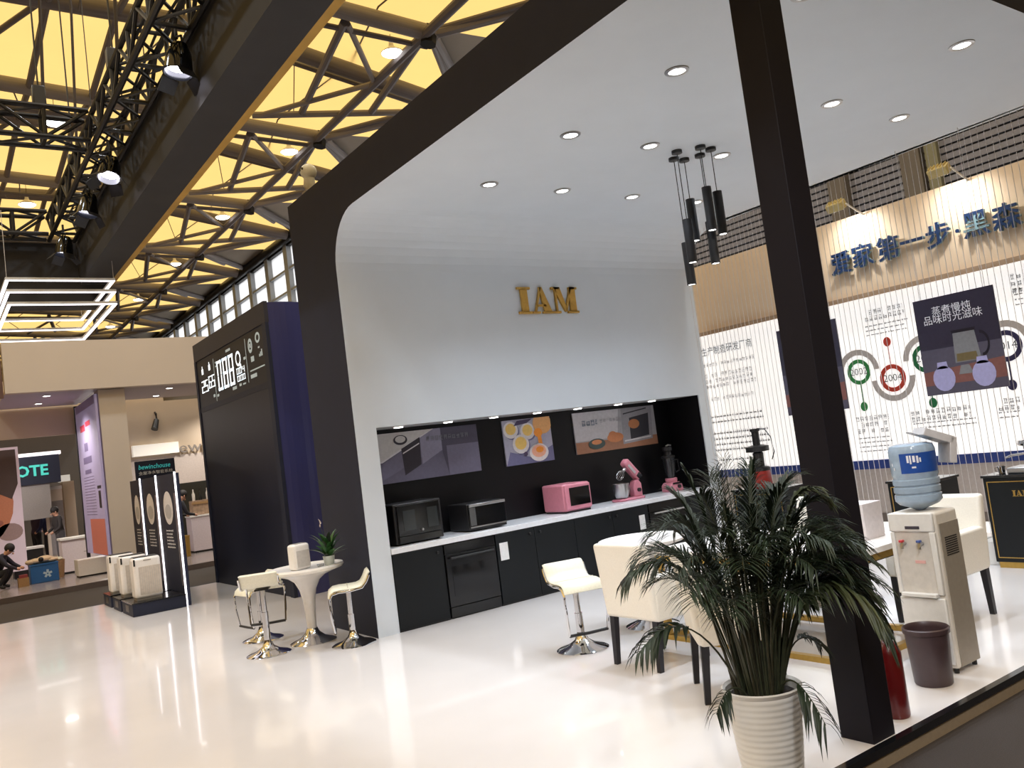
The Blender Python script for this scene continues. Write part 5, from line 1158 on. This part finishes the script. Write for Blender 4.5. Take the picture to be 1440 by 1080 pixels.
tag(MB().box(-6, 9.5, 39.5, 39.7, 0.0, 5.2).build('backdrop', c('far_dark', (104, 95, 86))), 'dark far backdrop behind the neighbouring booths', 'backdrop')
t = thing('blue_poster', 'blue poster with a white ledge left of the lilac banner', 'poster')
a0, a1 = at(112, 662, 1, 27.0), at(130, 735, 1, 27.0)
MB().box(a0.x, a1.x + 0.3, 27.0, 27.1, a1.z, a0.z).build('panel', c('poster_blue', (78, 76, 138), 0.5), t); MB().box(a0.x, a1.x + 0.3, 26.8, 27.0, (a0.z + a1.z) / 2 - 0.12, (a0.z + a1.z) / 2 + 0.1).build('ledge', 'white_plastic', t)
MB().box(a0.x, a0.x + 0.1, 27.1, 27.2, 0, a1.z).build('post', 'black_metal', t); MB().box(a1.x + 0.2, a1.x + 0.3, 27.1, 27.2, 0, a1.z).build('post', 'black_metal', t)
# furniture of the neighbouring booth
t = thing('reception_counter', 'long white counter at the left in the neighbouring booth', 'counter', (2.95, 25.0, 0))
MB().box(0, 1.9, 0, 0.6, 0.05, 0.86).build('body', c('counter_white', (204, 192, 196), 0.4), t, bevel=0.01); MB().box(-0.03, 1.95, -0.04, 0.62, 0.86, 0.92).build('top', 'white_plastic', t, bevel=0.006)
MB().box(0.02, 1.88, 0.02, 0.58, 0, 0.05).build('plinth', 'black_metal', t); MB().box(0.5, 1.9, -0.004, 0.0, 0.5, 0.52).build('groove', 'grey_plastic', t)
t = thing('display_block', 'low white block on the neighbouring floor before the white counter', 'plinth', (3.02, 23.0, 0))
MB().box(0, 0.75, 0, 0.6, 0.04, 0.42).build('block_body', 'white_plastic', t, bevel=0.008); MB().box(0.03, 0.72, 0.03, 0.57, 0, 0.04).build('foot', 'black_metal', t)
t = thing('storage_crate', 'blue crate with a pale emblem at the lower left', 'crate', (2.08, 23.6, 0))
MB().box(0, 0.6, 0, 0.4, 0, 0.42).build('crate_body', c('crate_blue', (36, 92, 150), 0.5), t, bevel=0.01)
b = MB()
for k in range(5):
    a_ = 2 * math.pi * k / 5 + 0.3; b.poly([(0.36 + 0.03 * math.cos(a_ + 1), -0.003, 0.2 + 0.03 * math.sin(a_ + 1)), (0.36 + 0.1 * math.cos(a_ + .25), -0.003, 0.2 + 0.1 * math.sin(a_ + .25)), (0.36 + 0.1 * math.cos(a_ - .25), -0.003, 0.2 + 0.1 * math.sin(a_ - .25)), (0.36 + 0.03 * math.cos(a_ - 1), -0.003, 0.2 + 0.03 * math.sin(a_ - 1))])
b.build('emblem', c('emblem_pale', (170, 196, 214)), t)
MB().box(-0.01, 0.61, -0.01, 0.41, 0.42, 0.45).build('rim', 'crate_blue', t)
t = thing('wrapped_bundle', 'cream cloth bundle lying on the blue crate', 'bundle', (2.38, 23.8, 0.45))
b = MB()
for (x, y, r, sz) in ((-0.15, 0, .14, .5), (0.05, 0.03, .16, .55), (0.2, -0.02, .11, .5), (-0.28, -0.05, .09, .7)): b.ball((x, y, r * sz), r, (1.2, 1, sz), 10)
b.build('cloth', c('cloth_cream', (196, 172, 140), 0.8), t, smooth=True); MB().ball((-0.05, -0.12, 0.1), 0.06, n=8).build('dark_fold', 'black_metal', t, smooth=True)
t = thing('cardboard_box', 'small brown box of goods beside the crouching person', 'box', (1.8, 23.35, 0))
MB().box(0, 0.22, 0, 0.25, 0, 0.2).build('box_body', c('kraft', (150, 116, 74), 0.7), t); MB().box(0.03, 0.2, 0.03, 0.22, 0.2, 0.27).build('red_pack', c('pack_red', (130, 50, 50)), t)
t = thing('paper_bag', 'tan wicker basket right of the blue crate', 'basket', (2.76, 24.3, 0))
MB().lathe([(0.11, 0), (0.15, 0.42), (0.155, 0.44), (0.135, 0.42), (0.1, 0.02)], n=16, c1=False).build('basket_body', c('wicker', (176, 140, 98), 0.7, var=0.3, scale=60), t, smooth=True); MB().ball((0, 0, 0.46), 0.12, (1, 1, 0.5), 8).build('contents', c('pale_goods', (190, 184, 160)), t, smooth=True)
t = thing('side_table', 'dark side table with a white top at far left', 'table', (1.95, 26.2, 0))
MB().box(0, 0.7, 0, 0.5, 0.0, 0.72).build('body', 'black_metal', t); MB().box(-0.03, 0.73, -0.03, 0.53, 0.72, 0.78).build('top', 'white_plastic', t)
t = thing('reception_counter', 'white counter right of the light strips by the dark tower', 'counter', (6.1, 24.6, 0))
MB().box(0, 1.5, 0, 0.55, 0.05, 0.98).build('body', 'counter_white', t, bevel=0.01); MB().box(-0.02, 1.52, -0.02, 0.57, 0.98, 1.02).build('top', 'white_plastic', t); MB().box(0.03, 1.47, 0.03, 0.52, 0, 0.05).build('plinth', 'black_metal', t)
t = thing('goods_crate', 'tan crate of goods standing on the right white counter', 'crate', (6.2, 24.7, 1.02))
MB().box(0, 0.9, 0, 0.35, 0, 0.4).build('crate_body', c('tan_crate', (150, 124, 100), 0.7, var=0.3, scale=12), t); MB().box(-0.02, 0.92, -0.02, 0.0, 0.3, 0.36).build('slat', 'kraft', t)
for i in range(5):
    x = 6.3 + 0.19 * i
    tag(MB().lathe([(0.04, 0), (0.045, 0.18), (0.018, 0.24), (0.018, 0.32), (0.0, 0.32)], x, 24.9, 10).build('bottle', c('bottle_dark', (30, 30, 28), 0.2) if i % 2 else c('bottle_pale', (190, 184, 176), 0.3), smooth=True), '%s bottle, %s from the left on the tan crate' % ('dark' if i % 2 else 'pale', ('first', 'second', 'third', 'fourth', 'fifth')[i]), 'bottle', 'bottles on the tan crate').location.z = 1.42
t = thing('gold_bin', 'round gold bin left of the right white counter', 'bin', (5.72, 24.0, 0))
MB().lathe([(0.0, 0), (0.14, 0), (0.15, 0.5), (0.155, 0.52), (0.13, 0.5), (0.12, 0.03)], n=18, c1=False).build('bucket', 'gold', t, smooth=True); MB().lathe([(0.13, 0.5), (0.16, 0.52), (0.16, 0.55), (0.13, 0.54)], n=18, c0=False, c1=False).build('rim', 'gold', t, smooth=True)
t = thing('ceiling_spot_pair', 'pair of bright ceiling lamps over the far left booth', 'light')
for (u, v) in ((65, 598), (79, 590)):
    p = at(u, v, 1, 27.0); MB().ball((p.x, 27.0, p.z), 0.13, (1.3, 1, 0.7), 12).build('lamp_head', 'lamp_on', t, smooth=True); MB().cyl((p.x, 27.0, p.z + 0.05), (p.x, 27.0, 5.0), 0.01, n=5).build('cord', 'black_metal', t)
t = thing('ceiling_canopy', 'pale canopy over the far left booth with its dark underside', 'canopy')
MB().box(-4, 6.0, 26.0, 39.0, 5.0, 5.2).build('slab', c('canopy_pale', (176, 160, 142)), t); MB().box(-4, 6.0, 25.95, 26.0, 4.2, 5.2).build('front_edge', 'beige_d', t)
# ================================================================ people (small, far back)
def person(label, loc, rz, J, top, low, hairc=(28, 24, 24), shoe=(30, 28, 30), skin=(196, 150, 126)):
    """one skinned body; J maps joints to points (x forward, y left, z up)"""
    t = thing('person', label, 'person', loc, rz)
    E = [('pelvis', 'belly'), ('belly', 'chest'), ('chest', 'neck'), ('neck', 'head'), ('head', 'crown')]
    for s in 'lr': E += [('chest', 'sh' + s), ('sh' + s, 'el' + s), ('el' + s, 'wr' + s), ('wr' + s, 'ha' + s), ('pelvis', 'hip' + s), ('hip' + s, 'kn' + s), ('kn' + s, 'an' + s), ('an' + s, 'to' + s)]
    RAD = dict(pelvis=.145, belly=.135, chest=.155, neck=.06, head=.095, crown=.07, sh=.075, el=.05, wr=.036, ha=.042, hip=.1, kn=.065, an=.045, to=.045)
    names = list(J); me = bpy.data.meshes.new('body'); me.from_pydata([J[k] for k in names], [(names.index(a), names.index(q)) for a, q in E], [])
    o = bpy.data.objects.new('body', me); COL.objects.link(o)
    sk = o.modifiers.new('skin', 'SKIN'); o.modifiers.new('sub', 'SUBSURF').levels = 2
    lay = me.skin_vertices[0].data
    for i, k in enumerate(names):
        r = RAD[k] if k in RAD else RAD[k[:-1]]; lay[i].radius = (r, r); lay[i].use_root = (k == 'pelvis')
    bpy.context.view_layer.update()
    m2 = bpy.data.meshes.new_from_object(o.evaluated_get(bpy.context.evaluated_depsgraph_get()))
    bpy.data.objects.remove(o); m2.name = 'body'
    cols = [c('skin_%d_%d_%d' % skin, skin, 0.5), c('cloth_%d_%d_%d' % top, top, 0.8), c('cloth_%d_%d_%d' % low, low, 0.8), c('shoe_%d' % shoe[0], shoe, 0.5)]
    for m_ in cols: m2.materials.append(m_)
    def kind(a, q):
        if a in ('neck', 'head') or a.startswith('wr'): return 0
        if a.startswith('an'): return 3
        if a == 'pelvis' and q.startswith('hip') or a.startswith('hip') or a.startswith('kn'): return 2
        return 1
    segs = [(Vector(J[a]), Vector(J[q]), kind(a, q)) for a, q in E]
    for f in m2.polygons:
        best = min(segs, key=lambda s: ((s[0] + (s[1] - s[0]) * max(0, min(1, (f.center - s[0]).dot(s[1] - s[0]) / max(1e-6, (s[1] - s[0]).length_squared)))) - f.center).length)
        f.material_index = best[2]; f.use_smooth = True
    body = bpy.data.objects.new('body', m2); COL.objects.link(body); body.parent = t
    h = Vector(J['head']); cr = Vector(J['crown']); u = (cr - h).normalized()
    fwd_ = Vector((1, 0, 0)); fwd_ = (fwd_ - u * fwd_.dot(u)).normalized()
    MB().ball(h + u * 0.05 - fwd_ * 0.03, 0.115, (1, 0.92, 1.0), 12).build('hair', c('hair_%d' % hairc[0], hairc, 0.7), t, smooth=True)
    fc = MB(); fc.ball(h + fwd_ * 0.105 - u * 0.02, 0.022, (1, .8, 1.2), 8); fc.build('nose', cols[0], t, smooth=True)
    e = MB()
    for s in (-1, 1): e.ball(h + fwd_ * 0.088 + u * 0.02 + Vector((0, s * 0.035, 0)), 0.012, (1, 1, 1), 6)
    e.build('eye', 'black_metal', t); MB().ball(h + fwd_ * 0.092 - u * 0.06, 0.02, (0.5, 1, 0.35), 6).build('mouth', c('lip', (150, 84, 78)), t)
    for s in (-1, 1): MB().ball(h + Vector((0, s * 0.095, 0)) - u * 0.005, 0.025, (.8, .4, 1.2), 6).build('ear', cols[0], t, smooth=True)
    return t
def standing(lean=0.0, arm=0.0, bow=0.0):
    J = dict(pelvis=(0, 0, .95), belly=(.02 + lean * .1, 0, 1.12), chest=(.02 + lean * .25, 0, 1.33), neck=(.03 + lean * .35, 0, 1.49), head=(.06 + lean * .42 + bow * .05, 0, 1.6), crown=(.07 + lean * .45 + bow * .14, 0, 1.7))
    for s, y in (('l', 1), ('r', -1)):
        J.update({'sh' + s: (.02 + lean * .28, .19 * y, 1.42), 'el' + s: (.0 + lean * .3 + arm * .1, .25 * y, 1.14), 'wr' + s: (.06 + lean * .3 + arm * .3, .2 * y, .92 + arm * .18), 'ha' + s: (.09 + lean * .3 + arm * .37, .18 * y, .86 + arm * .22),
                  'hip' + s: (0, .1 * y, .9), 'kn' + s: (.03, .11 * y, .5), 'an' + s: (0, .12 * y, .07), 'to' + s: (.15, .13 * y, .035)})
    return J
cr = dict(pelvis=(-.1, 0, .32), belly=(-.02, 0, .46), chest=(.1, 0, .66), neck=(.2, 0, .8), head=(.29, 0, .88), crown=(.36, 0, .97))
for s, y in (('l', 1), ('r', -1)):
    cr.update({'sh' + s: (.12, .18 * y, .74), 'el' + s: (.28, .24 * y, .54), 'wr' + s: (.46, .16 * y, .44), 'ha' + s: (.53, .13 * y, .42), 'hip' + s: (-.08, .1 * y, .3), 'kn' + s: (.28, .17 * y, .44), 'an' + s: (.06, .15 * y, .08), 'to' + s: (.2, .17 * y, .04)})
person('person crouching in dark clothes, reaching toward the blue crate', (1.42, 23.7, 0), -0.35, cr, (30, 28, 40), (28, 27, 34))
person('person in black jacket bending over goods beside the right light strip', (5.46, 23.7, 0), 0.3, standing(.45, .9, .9), (34, 33, 40), (32, 34, 52))
for (u, y, lb, tp, lo, rz) in ((50, 31.5, 'person in dark purple top in the distant group', (58, 44, 66), (34, 32, 38), 0.5), (68, 31.0, 'person in a dark blue jacket in the distant group', (38, 44, 86), (30, 30, 40), 2.4), (84, 28.3, 'person in dark top and pale scarf in the distant group', (48, 44, 46), (90, 88, 92), 3.4)):
    p = at(u, 740, 1, y); person(lb, (p.x, y, 0), rz, standing(.1, .6, .3), tp, lo)
